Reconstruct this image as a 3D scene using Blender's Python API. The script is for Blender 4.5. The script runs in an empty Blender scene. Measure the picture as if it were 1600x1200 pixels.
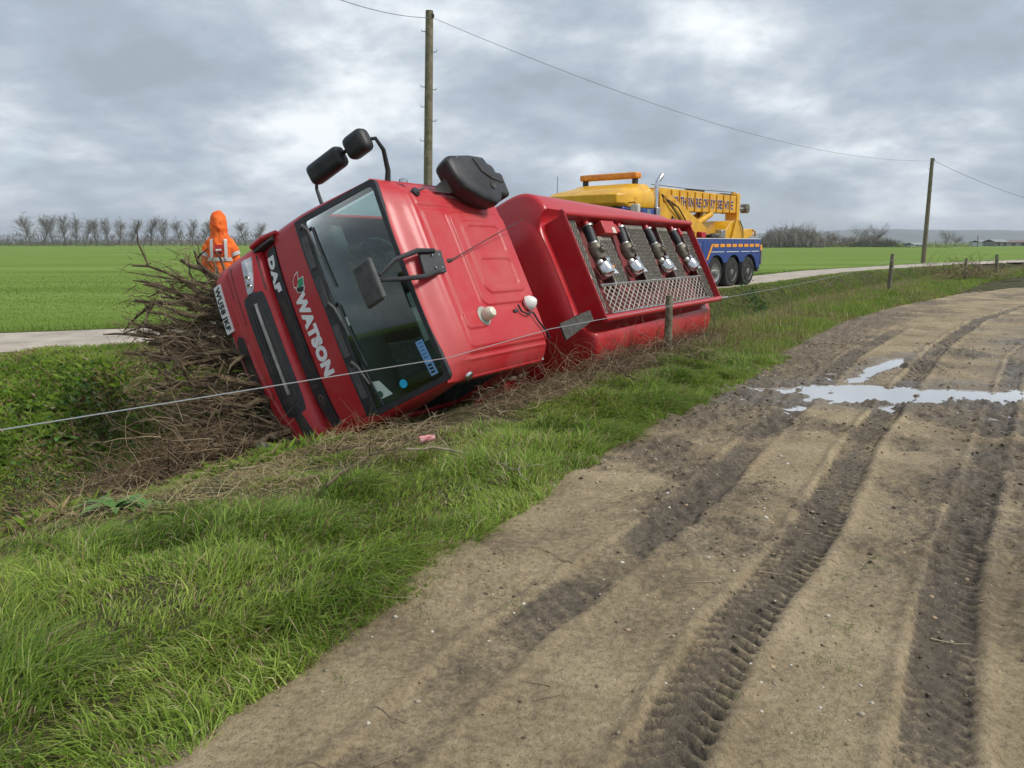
import bpy, bmesh, math, random
import numpy as np
from mathutils import Vector, Matrix
random.seed(7); rng = np.random.default_rng(11)
R_ = math.radians
sc = bpy.context.scene
col = sc.collection

# ------------------------------------------------------------------ camera, sky, sun, exposure
FPX = 1180.; PITCH = R_(10.6); HC = 1.6
cam = bpy.data.cameras.new('camera'); camo = bpy.data.objects.new('camera', cam); col.objects.link(camo)
cam.sensor_width = 36; cam.lens = 36*FPX/1600; cam.clip_start = .05; cam.clip_end = 20000
camo.location = (0, 0, HC); camo.rotation_euler = (R_(90)-PITCH, 0, 0)
sc.camera = camo
SUN_EL, SUN_AZ = R_(46), R_(108)        # azimuth clockwise from +Y (to the right of the camera)
sd = bpy.data.lights.new('sun', 'SUN'); so = bpy.data.objects.new('sun', sd); col.objects.link(so)
sd.energy = 1.5; sd.angle = R_(14); sd.color = (1, .96, .9)
sv = Vector((math.sin(SUN_AZ)*math.cos(SUN_EL), math.cos(SUN_AZ)*math.cos(SUN_EL), math.sin(SUN_EL)))
so.rotation_euler = sv.to_track_quat('Z', 'Y').to_euler(); so.location = (20, -30, 40)
sc.view_settings.view_transform = 'Standard'; sc.view_settings.look = 'None'
sc.view_settings.gamma = 1; sc.view_settings.use_curve_mapping = False
sc.view_settings.exposure = 1.0

def sky():
    w = bpy.data.worlds.new('World'); sc.world = w; w.use_nodes = True
    nt = w.node_tree; N = nt.nodes; L = nt.links; N.clear()
    def nd(t, **k):
        n = N.new(t)
        for a, b in k.items(): setattr(n, a, b)
        return n
    def mth(op, a, b=None):
        n = nd('ShaderNodeMath', operation=op)
        for i, v in enumerate((a, b)):
            if v is None: continue
            if isinstance(v, (int, float)): n.inputs[i].default_value = v
            else: L.new(v, n.inputs[i])
        return n.outputs[0]
    out = nd('ShaderNodeOutputWorld'); bg = nd('ShaderNodeBackground'); bg.inputs[1].default_value = .1
    st = nd('ShaderNodeTexSky', sky_type='NISHITA', sun_disc=False, sun_elevation=SUN_EL, sun_rotation=SUN_AZ)
    tc = nd('ShaderNodeTexCoord'); sp = nd('ShaderNodeSeparateXYZ'); L.new(tc.outputs['Generated'], sp.inputs[0])
    z = mth('ADD', mth('MAXIMUM', sp.outputs[2], 0.), .34)
    cb = nd('ShaderNodeCombineXYZ'); L.new(mth('DIVIDE', sp.outputs[0], z), cb.inputs[0]); L.new(mth('DIVIDE', sp.outputs[1], z), cb.inputs[1])
    def noise(scale, detail, rough, dist, off):
        mp = nd('ShaderNodeMapping'); mp.inputs['Location'].default_value = off; L.new(cb.outputs[0], mp.inputs[0])
        n = nd('ShaderNodeTexNoise'); L.new(mp.outputs[0], n.inputs['Vector'])
        n.inputs['Scale'].default_value = scale; n.inputs['Detail'].default_value = detail
        n.inputs['Roughness'].default_value = rough; n.inputs['Distortion'].default_value = dist
        return n.outputs['Fac']
    a = noise(2.0, 10, .56, .15, (3.1, 1.7, .4)); b = noise(.75, 4, .5, .2, (7.7, 2.2, 1.9)); c = noise(6., 9, .6, .2, (1.2, 8.4, 5.))
    f = mth('ADD', mth('ADD', mth('MULTIPLY', a, .66), mth('MULTIPLY', b, .20)), mth('MULTIPLY', c, .19))
    rp = nd('ShaderNodeValToRGB'); L.new(f, rp.inputs[0])
    e = rp.color_ramp.elements; e[0].position = .42; e[0].color = (1.95, 2.25, 2.62, 1)
    e[1].position = .645; e[1].color = (5.1, 5.35, 5.55, 1)
    for p, cc in ((.48, (2.25, 2.62, 3.08, 1)), (.53, (2.72, 3.1, 3.55, 1)), (.575, (3.5, 3.85, 4.2, 1))):
        q = e.new(p); q.color = cc
    mr = nd('ShaderNodeMapRange'); L.new(noise(.8, 5, .5, .4, (11., 4., 2.)), mr.inputs[0])
    mr.inputs[1].default_value = .56; mr.inputs[2].default_value = .74; mr.inputs[3].default_value = 0; mr.inputs[4].default_value = .75
    mx = nd('ShaderNodeMix', data_type='RGBA'); L.new(mr.outputs[0], mx.inputs[0]); L.new(rp.outputs[0], mx.inputs[6]); L.new(st.outputs[0], mx.inputs[7])
    L.new(mx.outputs[2], bg.inputs[0]); L.new(bg.outputs[0], out.inputs[0])
sky()

# ------------------------------------------------------------------ photo pixel -> direction helpers
_c, _s = math.cos(PITCH), math.sin(PITCH)
def ray(u, v):
    x = (u-800)/FPX; y = -(v-600)/FPX
    return np.array([x, _c+y*_s, -_s+y*_c])
def gnd(u, v, z=0.):
    d = ray(u, v); return np.array([0, 0, HC])+(z-HC)/d[2]*d
def at(u, v, y):
    d = ray(u, v); return np.array([0, 0, HC])+d*(y/d[1])

# ------------------------------------------------------------------ numpy noise
_tab = rng.random((256, 256))
def vnoise(x, y):
    x = np.asarray(x, float); y = np.asarray(y, float)
    xi = np.floor(x).astype(int); yi = np.floor(y).astype(int); fx = x-xi; fy = y-yi
    fx = fx*fx*(3-2*fx); fy = fy*fy*(3-2*fy)
    a = _tab[xi & 255, yi & 255]; b = _tab[(xi+1) & 255, yi & 255]; c = _tab[xi & 255, (yi+1) & 255]; d = _tab[(xi+1) & 255, (yi+1) & 255]
    return (a*(1-fx)+b*fx)*(1-fy)+(c*(1-fx)+d*fx)*fy
def fbm(x, y, o=4):
    r = 0; a = .5; t = 0
    for k in range(o):
        r = r+a*vnoise(x*2**k+17.3*k, y*2**k+9.1*k); t += a; a *= .5
    return r/t
def sstep(a, b, x):
    t = np.clip((np.asarray(x, float)-a)/(b-a), 0, 1); return t*t*(3-2*t)

# ------------------------------------------------------------------ materials
MATS = {}
def mat(name, c, rough=.6, metal=0., var=0., vscale=4., bump=0., bscale=60., coat=0., spec=.5, c2=None, trans=0., emit=None, detail=6):
    if name in MATS: return MATS[name]
    m = bpy.data.materials.new(name); m.use_nodes = True; nt = m.node_tree; N = nt.nodes; L = nt.links
    b = N['Principled BSDF']; b.inputs['Roughness'].default_value = rough; b.inputs['Metallic'].default_value = metal
    b.inputs['Coat Weight'].default_value = coat; b.inputs['Coat Roughness'].default_value = .12; b.inputs['Specular IOR Level'].default_value = spec
    b.inputs['Base Color'].default_value = (*c, 1)
    if var or c2 is not None:
        tc = N.new('ShaderNodeTexCoord'); n = N.new('ShaderNodeTexNoise'); L.new(tc.outputs['Object'], n.inputs['Vector'])
        n.inputs['Scale'].default_value = vscale; n.inputs['Detail'].default_value = detail; n.inputs['Roughness'].default_value = .62
        r = N.new('ShaderNodeValToRGB'); L.new(n.outputs['Fac'], r.inputs[0])
        lo = tuple(max(0, x*(1-var)) for x in c); hi = c2 if c2 is not None else tuple(min(1, x*(1+var)) for x in c)
        r.color_ramp.elements[0].position = .36; r.color_ramp.elements[0].color = (*lo, 1)
        r.color_ramp.elements[1].position = .66; r.color_ramp.elements[1].color = (*hi, 1)
        L.new(r.outputs[0], b.inputs['Base Color'])
    if bump:
        tc = N.new('ShaderNodeTexCoord'); n = N.new('ShaderNodeTexNoise'); L.new(tc.outputs['Object'], n.inputs['Vector'])
        n.inputs['Scale'].default_value = bscale; n.inputs['Detail'].default_value = 5
        bp = N.new('ShaderNodeBump'); bp.inputs['Strength'].default_value = bump; bp.inputs['Distance'].default_value = .02
        L.new(n.outputs['Fac'], bp.inputs['Height']); L.new(bp.outputs[0], b.inputs['Normal'])
    if emit: b.inputs['Emission Color'].default_value = (*c, 1); b.inputs['Emission Strength'].default_value = emit
    MATS[name] = m; return m
def leafmat(name, transl=.35, rough=.55):
    if name in MATS: return MATS[name]
    m = bpy.data.materials.new(name); m.use_nodes = True; nt = m.node_tree; N = nt.nodes; L = nt.links
    b = N['Principled BSDF']; b.inputs['Roughness'].default_value = rough; b.inputs['Specular IOR Level'].default_value = .35
    a = N.new('ShaderNodeAttribute'); a.attribute_name = 'Col'; L.new(a.outputs['Color'], b.inputs['Base Color'])
    t = N.new('ShaderNodeBsdfTranslucent'); L.new(a.outputs['Color'], t.inputs['Color'])
    mx = N.new('ShaderNodeMixShader'); mx.inputs[0].default_value = transl
    L.new(b.outputs[0], mx.inputs[1]); L.new(t.outputs[0], mx.inputs[2]); L.new(mx.outputs[0], N['Material Output'].inputs[0])
    MATS[name] = m; return m
def glassmat(name, tint, refl=.12, rough=.03):
    if name in MATS: return MATS[name]
    m = bpy.data.materials.new(name); m.use_nodes = True; nt = m.node_tree; N = nt.nodes; L = nt.links; N.remove(N['Principled BSDF'])
    t = N.new('ShaderNodeBsdfTransparent'); t.inputs[0].default_value = (*tint, 1)
    g = N.new('ShaderNodeBsdfGlossy'); g.inputs['Roughness'].default_value = rough; g.inputs[0].default_value = (.9, .97, .95, 1)
    lw = N.new('ShaderNodeFresnel'); lw.inputs[0].default_value = 1.5
    ad = N.new('ShaderNodeMath'); ad.operation = 'MULTIPLY_ADD'; L.new(lw.outputs[0], ad.inputs[0]); ad.inputs[1].default_value = 1.0; ad.inputs[2].default_value = refl; ad.use_clamp = True
    mx = N.new('ShaderNodeMixShader'); L.new(ad.outputs[0], mx.inputs[0]); L.new(t.outputs[0], mx.inputs[1]); L.new(g.outputs[0], mx.inputs[2])
    L.new(mx.outputs[0], N['Material Output'].inputs[0]); MATS[name] = m; return m

# ------------------------------------------------------------------ mesh helpers
def tag(o, label=None, cat=None, group=None, kind=None):
    if label: o['label'] = label
    if cat: o['category'] = cat
    if group: o['group'] = group
    if kind: o['kind'] = kind
    return o
def empty(name, loc=(0, 0, 0), rz=0., mtx=None):
    o = bpy.data.objects.new(name, None); col.objects.link(o); o.empty_display_size = .3
    if mtx is not None: o.matrix_world = mtx
    else: o.location = loc; o.rotation_euler = (0, 0, rz)
    return o
def link(name, me, m, parent=None):
    o = bpy.data.objects.new(name, me); col.objects.link(o)
    if m is not None and not me.materials: me.materials.append(m)
    if parent: o.parent = parent
    return o
def mesh_np(name, V, quads=None, tris=None, smooth=False, colr=None, attrs=None):
    V = np.ascontiguousarray(V, np.float32).reshape(-1, 3); me = bpy.data.meshes.new(name); me.vertices.add(len(V)); me.vertices.foreach_set('co', V.ravel())
    lv = []; ls = []; n = 0
    for a, k in ((quads, 4), (tris, 3)):
        if a is not None and len(a):
            a = np.asarray(a, np.int32).reshape(-1, k); lv.append(a.ravel()); ls.append(n+np.arange(len(a), dtype=np.int32)*k); n += a.size
    lv = np.concatenate(lv); ls = np.concatenate(ls)
    me.loops.add(len(lv)); me.loops.foreach_set('vertex_index', lv); me.polygons.add(len(ls)); me.polygons.foreach_set('loop_start', ls)
    if smooth: me.polygons.foreach_set('use_smooth', np.ones(len(ls), bool))
    if colr is not None:
        a = me.attributes.new('Col', 'FLOAT_COLOR', 'POINT'); cc = np.ones((len(V), 4), np.float32); cc[:, :3] = colr; a.data.foreach_set('color', cc.ravel())
    for k, v in (attrs or {}).items():
        a = me.attributes.new(k, 'FLOAT', 'POINT'); a.data.foreach_set('value', np.ascontiguousarray(v, np.float32).ravel())
    me.update(calc_edges=True); me.validate(); return me
def grid_quads(nu, nv):
    i = np.arange(nu*nv).reshape(nu, nv)
    return np.stack([i[:-1, :-1], i[1:, :-1], i[1:, 1:], i[:-1, 1:]], -1).reshape(-1, 4)
def nrm(v):
    v = np.asarray(v, float); return v/max(1e-9, np.linalg.norm(v))
class MB:
    def __init__(s): s.v = []; s.f = []
    def add(s, v, f):
        o = len(s.v); s.v += [tuple(map(float, p)) for p in v]; s.f += [tuple(o+i for i in q) for q in f]; return s
    def box(s, c, d, rot=None):
        h = np.array(d)/2; P = np.array([[x, y, z] for x in (-1, 1) for y in (-1, 1) for z in (-1, 1)])*h
        if rot is not None: P = P@np.array(Matrix(rot) if not isinstance(rot, np.ndarray) else rot).T
        return s.add(P+np.array(c), [(0, 1, 3, 2), (4, 6, 7, 5), (0, 4, 5, 1), (2, 3, 7, 6), (0, 2, 6, 4), (1, 5, 7, 3)])
    def tube(s, pts, r, n=8, cap=True):
        pts = [np.array(p, float) for p in pts]; rs = r if hasattr(r, '__len__') else [r]*len(pts); V = []
        ref = None
        for i, p in enumerate(pts):
            t = nrm(pts[min(i+1, len(pts)-1)]-pts[max(i-1, 0)])
            if ref is None: ref = np.array([0, 0, 1.]) if abs(t[2]) < .9 else np.array([1., 0, 0])
            a = nrm(np.cross(t, ref)); b = np.cross(a, t); ref = b
            V += [p+rs[i]*(math.cos(2*math.pi*k/n)*a+math.sin(2*math.pi*k/n)*b) for k in range(n)]
        F = [(i*n+k, i*n+(k+1) % n, (i+1)*n+(k+1) % n, (i+1)*n+k) for i in range(len(pts)-1) for k in range(n)]
        if cap: F += [tuple(range(n-1, -1, -1)), tuple((len(pts)-1)*n+k for k in range(n))]
        return s.add(V, F)
    def lathe(s, prof, o, ax, n=20):      # prof: (radius, along)
        ax = nrm(ax); a = nrm(np.cross(ax, [0, 0, 1.] if abs(ax[2]) < .9 else [1., 0, 0])); b = np.cross(ax, a); o = np.array(o, float); V = []
        for r, h in prof: V += [o+ax*h+max(r, 1e-4)*(math.cos(2*math.pi*k/n)*a+math.sin(2*math.pi*k/n)*b) for k in range(n)]
        F = [(i*n+k, i*n+(k+1) % n, (i+1)*n+(k+1) % n, (i+1)*n+k) for i in range(len(prof)-1) for k in range(n)]
        F += [tuple(range(n-1, -1, -1)), tuple((len(prof)-1)*n+k for k in range(n))]
        return s.add(V, F)
    def loft(s, rings, cap=True, closed=True):
        n = len(rings[0]); V = [p for r in rings for p in r]; m = n if closed else n-1
        F = [(i*n+k, i*n+(k+1) % n, (i+1)*n+(k+1) % n, (i+1)*n+k) for i in range(len(rings)-1) for k in range(m)]
        if cap: F += [tuple(range(n-1, -1, -1)), tuple((len(rings)-1)*n+k for k in range(n))]
        return s.add(V, F)
    def prism(s, poly, ax, lo, hi):       # poly in the two other axes (cyclic order kept)
        o = [i for i in range(3) if i != ax]; V = []
        for h in (lo, hi):
            for p in poly:
                q = [0, 0, 0]; q[ax] = h; q[o[0]] = p[0]; q[o[1]] = p[1]; V.append(q)
        n = len(poly); F = [(k, (k+1) % n, n+(k+1) % n, n+k) for k in range(n)]+[tuple(range(n-1, -1, -1)), tuple(range(n, 2*n))]
        return s.add(V, F)
    def build(s, name, m, parent=None, smooth=False, bevel=0., seg=2, fix=True):
        me = bpy.data.meshes.new(name); me.from_pydata(s.v, [], s.f)
        if fix:
            bm = bmesh.new(); bm.from_mesh(me); bmesh.ops.recalc_face_normals(bm, faces=bm.faces); bm.to_mesh(me); bm.free()
        o = link(name, me, m, parent)
        if smooth:
            for p in me.polygons: p.use_smooth = True
            me.set_sharp_from_angle(angle=R_(38))
        if bevel:
            b = o.modifiers.new('bevel', 'BEVEL'); b.width = bevel; b.segments = seg; b.limit_method = 'ANGLE'; b.angle_limit = R_(35); b.harden_normals = False
            for p in me.polygons: p.use_smooth = True
            me.set_sharp_from_angle(angle=R_(60))
        return o
def text_mesh(s, size, bold=0., xs=1., ext=.002, spacing=1.):
    cu = bpy.data.curves.new('t', 'FONT'); cu.body = s; cu.size = size; cu.extrude = ext; cu.offset = bold; cu.space_character = spacing; cu.resolution_u = 3
    o = bpy.data.objects.new('t', cu); col.objects.link(o); dg = bpy.context.evaluated_depsgraph_get(); me = bpy.data.meshes.new_from_object(o.evaluated_get(dg))
    bpy.data.objects.remove(o); bpy.data.curves.remove(cu)
    V = np.array([v.co for v in me.vertices]); F = [tuple(p.vertices) for p in me.polygons]; bpy.data.meshes.remove(me)
    V[:, 0] *= xs; return V, F
def tubes_np(P, Rad, n=3):                 # P (m,k,3), Rad (m,k)
    m, k, _ = P.shape; T = np.gradient(P, axis=1); T /= np.linalg.norm(T, axis=-1, keepdims=True)+1e-9
    ref = np.where(np.abs(T[..., 2:3]) < .9, np.array([0, 0, 1.]), np.array([1., 0, 0])); A = np.cross(T, ref); A /= np.linalg.norm(A, axis=-1, keepdims=True)+1e-9; B = np.cross(A, T)
    an = np.arange(n)*2*np.pi/n
    V = P[:, :, None]+Rad[:, :, None, None]*(np.cos(an)[:, None]*A[:, :, None]+np.sin(an)[:, None]*B[:, :, None])
    idx = np.arange(m*k*n).reshape(m, k, n); nx = np.roll(idx, -1, 2)
    Q = np.stack([idx[:, :-1], nx[:, :-1], nx[:, 1:], idx[:, 1:]], -1).reshape(-1, 4)
    return V.reshape(-1, 3), Q

# ------------------------------------------------------------------ terrain lines (metres; z = 0 is the muddy track)
def smooth_line(p, step=.25, win=3, it=4):
    p = np.array(p, float); out = []
    for a, b in zip(p[:-1], p[1:]):
        near = min(np.hypot(*a), np.hypot(*b)); st = step if near < 30 else 2.
        n = max(2, int(np.hypot(*(b-a))/st)); out += [a+(b-a)*t for t in np.linspace(0, 1, n, endpoint=False)]
    q = np.array(out+[p[-1]])
    for _ in range(it):
        q[1:-1] = (q[:-2]+q[1:-1]+q[2:])/3
    return q
MUD = smooth_line([(-5.2, -4.5), (-3.1, -1.2), (-1.16, 2.14), (-.88, 2.7), (-.55, 3.3), (-.22, 3.95), (.27, 5.04), (.84, 5.99), (2.03, 7.81), (3.08, 9.43), (5.07, 12.66), (7.14, 15.87), (9.69, 19.08), (14.1, 23.88), (18.4, 27.3), (30, 35), (60, 50), (140, 82)])
RIM = smooth_line([(-8.4, -4.6), (-5.0, .7), (-2.89, 4.04), (-2.35, 4.83), (-1.57, 5.99), (1.5, 10.9), (4.6, 15.5), (11.2, 24.9), (17.5, 33), (25, 41.3), (40, 55), (80, 88), (160, 150)])
CON = smooth_line([(-60, -5), (-20, 6.), (-6.9, 10.05), (-5.2, 10.75), (-1.5, 14.6), (7.6, 25.3), (17.05, 38.4), (30.5, 52.), (39.5, 59.), (70, 84), (150, 150)])
def sdist(x, y, L):                         # signed distance, left of the line positive; also arc index
    x = np.asarray(x, float).ravel(); y = np.asarray(y, float).ravel(); best = np.full(x.shape, 1e9); sg = np.zeros(x.shape); ai = np.zeros(x.shape)
    tg = np.gradient(L, axis=0)
    for ch in np.array_split(np.arange(len(x)), max(1, len(x)//20000)):
        P = np.stack([x[ch], y[ch]], 1); C = L[::3]
        ci = np.argmin((C*C).sum(1)[None]-2*P@C.T, 1)*3
        bb = np.full(len(ch), 1e9); ss = np.zeros(len(ch)); aa = np.zeros(len(ch))
        for k in range(-3, 3):
            i = np.clip(ci+k, 0, len(L)-2); a = L[i]; d = L[i+1]-a; w = P-a; t = np.clip((w*d).sum(1)/(d*d).sum(1), 0, 1); q = w-t[:, None]*d
            dd = q[:, 0]**2+q[:, 1]**2; tt = tg[i]*(1-t[:, None])+tg[i+1]*t[:, None]; cr = tt[:, 0]*q[:, 1]-tt[:, 1]*q[:, 0]; u = dd < bb
            bb = np.where(u, dd, bb); ss = np.where(u, np.sign(cr), ss); aa = np.where(u, i+t, aa)
        best[ch] = np.sqrt(bb); sg[ch] = ss; ai[ch] = aa
    return best*sg, ai
_RX, _RY = np.arange(-16, 44, .1), np.arange(-6, 56, .1); _RAST = None
def lines(x, y, exact=False):
    global _RAST
    x = np.ravel(x); y = np.ravel(y)
    if exact: return sdist(x, y, MUD)[0], sdist(x, y, RIM)[0], sdist(x, y, CON)[0]
    if _RAST is None:
        gx, gy = np.meshgrid(_RX, _RY, indexing='ij'); _RAST = np.stack([a.reshape(gx.shape) for a in lines(gx, gy, True)], -1)
    i = np.clip((x+16)/.1, 0, len(_RX)-1.001); j = np.clip((y+6)/.1, 0, len(_RY)-1.001); a = i.astype(int); b = j.astype(int); f = (i-a)[:, None]; g = (j-b)[:, None]
    r = (_RAST[a, b]*(1-f)+_RAST[a+1, b]*f)*(1-g)+(_RAST[a, b+1]*(1-f)+_RAST[a+1, b+1]*f)*g
    out = (x < -16) | (x > 43.8) | (y < -6) | (y > 55.8)
    if out.any(): r[out] = np.stack(lines(x[out], y[out], True), -1)
    return r[:, 0], r[:, 1], r[:, 2]
def base_height(x, y, dm=None, dr=None, dc=None):
    sh = np.shape(x); x = np.ravel(x); y = np.ravel(y)
    if dm is None: dm, dr, dc = lines(x, y)
    z = np.zeros(x.shape)
    v = np.clip(dm/np.maximum(dm-dr, .05), 0, 1); verge = (dm > 0) & (dr <= 0)
    zv = .07*np.sin(np.pi*np.clip(v, 0, 1))-.12*v**1.5
    z = np.where(verge, zv, z)
    wd = np.maximum(dr-dc, .3); u = np.clip(dr/wd, 0, 1); D = np.clip(.30*wd, .5, 1.25)
    zd = -.12+.27*u-D*sstep(0, .36, u)*(1-sstep(.5, .92, u))
    z = np.where((dr > 0) & (dc <= 0), zd, z); z = np.where((dc > 0) & (dr > 0), .15, z)
    far = sstep(90, 300, np.hypot(x, y)); z = z*(1-far)+.12*far
    amp = sstep(0, .3, dm)*(1-sstep(-.3, .2, dc))
    z = z+(fbm(x*2.1, y*2.1, 4)-.5)*.16*amp
    return z.reshape(sh)

def ruts():
    W = []
    A = smooth_line([(-1.2, .6), (-.6, 1.8), (-.38, 2.24), (-.1, 2.75), (.3, 3.31), (.69, 3.85), (1.33, 4.83), (1.99, 5.99), (3.2, 8.0), (4.9, 10.8), (7.6, 14.6)], .1)
    B = smooth_line([(.1, 1.4), (.44, 2.05), (.63, 2.41), (.85, 2.8), (1.08, 3.12), (1.52, 3.76), (2.03, 4.58), (2.74, 5.79), (3.85, 7.49), (4.68, 8.75), (6.78, 11.85), (9.83, 15.87), (13.2, 19.5), (20, 25)], .1)
    C = smooth_line([(.6, .9), (1.2, 1.95), (1.43, 2.3), (1.78, 2.85), (2.29, 3.68), (3.12, 4.83), (4.57, 6.92), (7.11, 10.51), (9.6, 13.6), (14, 18.2)], .1)
    Dd = smooth_line([(1.1, .9), (1.9, 2.2), (2.35, 2.95), (2.85, 3.7), (3.7, 4.85), (5.25, 6.9), (7.8, 10.2), (11, 14)], .1)
    return [(A, .12, .62, .4), (B, .12, 1., 1.), (C, .11, .9, .9), (Dd, .11, .8, .7)]
RUTS = ruts()
def puddle_mask(x, y):
    def ell(cx, cy, a, b, th):
        c, s = math.cos(th), math.sin(th); X = (x-cx)*c+(y-cy)*s; Y = -(x-cx)*s+(y-cy)*c; return np.hypot(X/a, Y/b)
    e = np.minimum.reduce([ell(4.5, 8.05, 1.6, .50, .05), ell(3.75, 8.1, .75, .55, .1), ell(5.0, 10.0, 1.5, .17, R_(50)), ell(3.05, 8.3, .45, .14, -.3), ell(6.3, 8.25, 1.2, .34, .1)])
    return e
def mud_surface(x, y):
    o, _ = sdist(x, y, MUD); o = -o
    z = np.zeros(len(x)); rut = np.zeros(len(x)); lug = np.zeros(len(x))
    n1 = fbm(x*1.3, y*1.3, 4)-.5; n2 = fbm(x*9, y*9, 4)-.5; n3 = fbm(x*34, y*34, 3)-.5
    z += n1*.05+n2*.018+n3*.006
    wob = (fbm(x*2.2+5, y*2.2, 3)-.5)
    for L, hw, st, tread in RUTS:
        d, ai = sdist(x, y, L); along = np.interp(ai, np.arange(len(L)), np.r_[0, np.cumsum(np.linalg.norm(np.diff(L, axis=0), axis=1))]); dd = d+wob*.05; q = np.abs(dd)/hw
        w = (1-sstep(.85, 1.15, q))*st*np.clip(.5+2.2*(fbm(x*1.3+hw*900, y*1.3, 3)-.38), .42 if tread < .95 else .62, 1)
        ph = (along+np.abs(d)*.75)/.072 if tread > .6 else (along-d*.6)/.095
        lg = (np.abs((ph % 1)-.5)*2)
        lg = sstep(.38, .58, lg)*(.55+.45*sstep(.2, .7, q))*(1-sstep(1.0, 1.2, q))*np.clip(2.4*fbm(x*3, y*3, 2)-.2, .4, 1.15)
        z += -w*.030+.020*np.exp(-((q-1.3)/.28)**2)*st*(.4+1.2*fbm(x*5, y*5, 2))+lg*tread*.027*w
        rut = np.maximum(rut, w); lug = np.maximum(lug, lg*tread*w)
    churn = np.maximum(sstep(.50, .68, fbm(x*.9+31, y*.9+3, 4))*sstep(2.2, 4.5, y), sstep(5.2, 7., y)*(1-sstep(17, 22, y))*(1-sstep(.5, 1.3, o+(fbm(x*1.7, y*1.7, 3)-.5)*1.2)))
    z += churn*(fbm(x*13, y*13, 3)-.5)*.085
    e = puddle_mask(x, y); pd = 1-sstep(.55, 1.12, e+(fbm(x*1.9, y*1.9, 4)-.5)*.95)
    sp = (1-sstep(1.0, 2.6, e))*sstep(.75, 1.1, e); z -= pd*.062; z += sp*((fbm(x*7+3, y*7, 3)-.5)*.07-.010)
    wet = np.clip(1-sstep(.8, 2.3, e+(fbm(x*2.1, y*2.1, 4)-.5)*1.8), 0, 1)
    wet = np.maximum(wet, .7*sstep(.56, .70, fbm(x*1.5+50, y*1.5, 4))*sstep(1.5, 3.5, o))
    wet = np.maximum(wet, .75*sstep(1.7, 2.9, o)*sstep(3.6, 6, y)*(1-sstep(15, 19, y))*np.clip(3*(fbm(x*2.3+9, y*2.3, 4)-.3), 0, 1))
    z *= sstep(-.7, .1, o)
    return z, np.clip(rut+.55*churn, 0, 1), lug, wet

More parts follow.
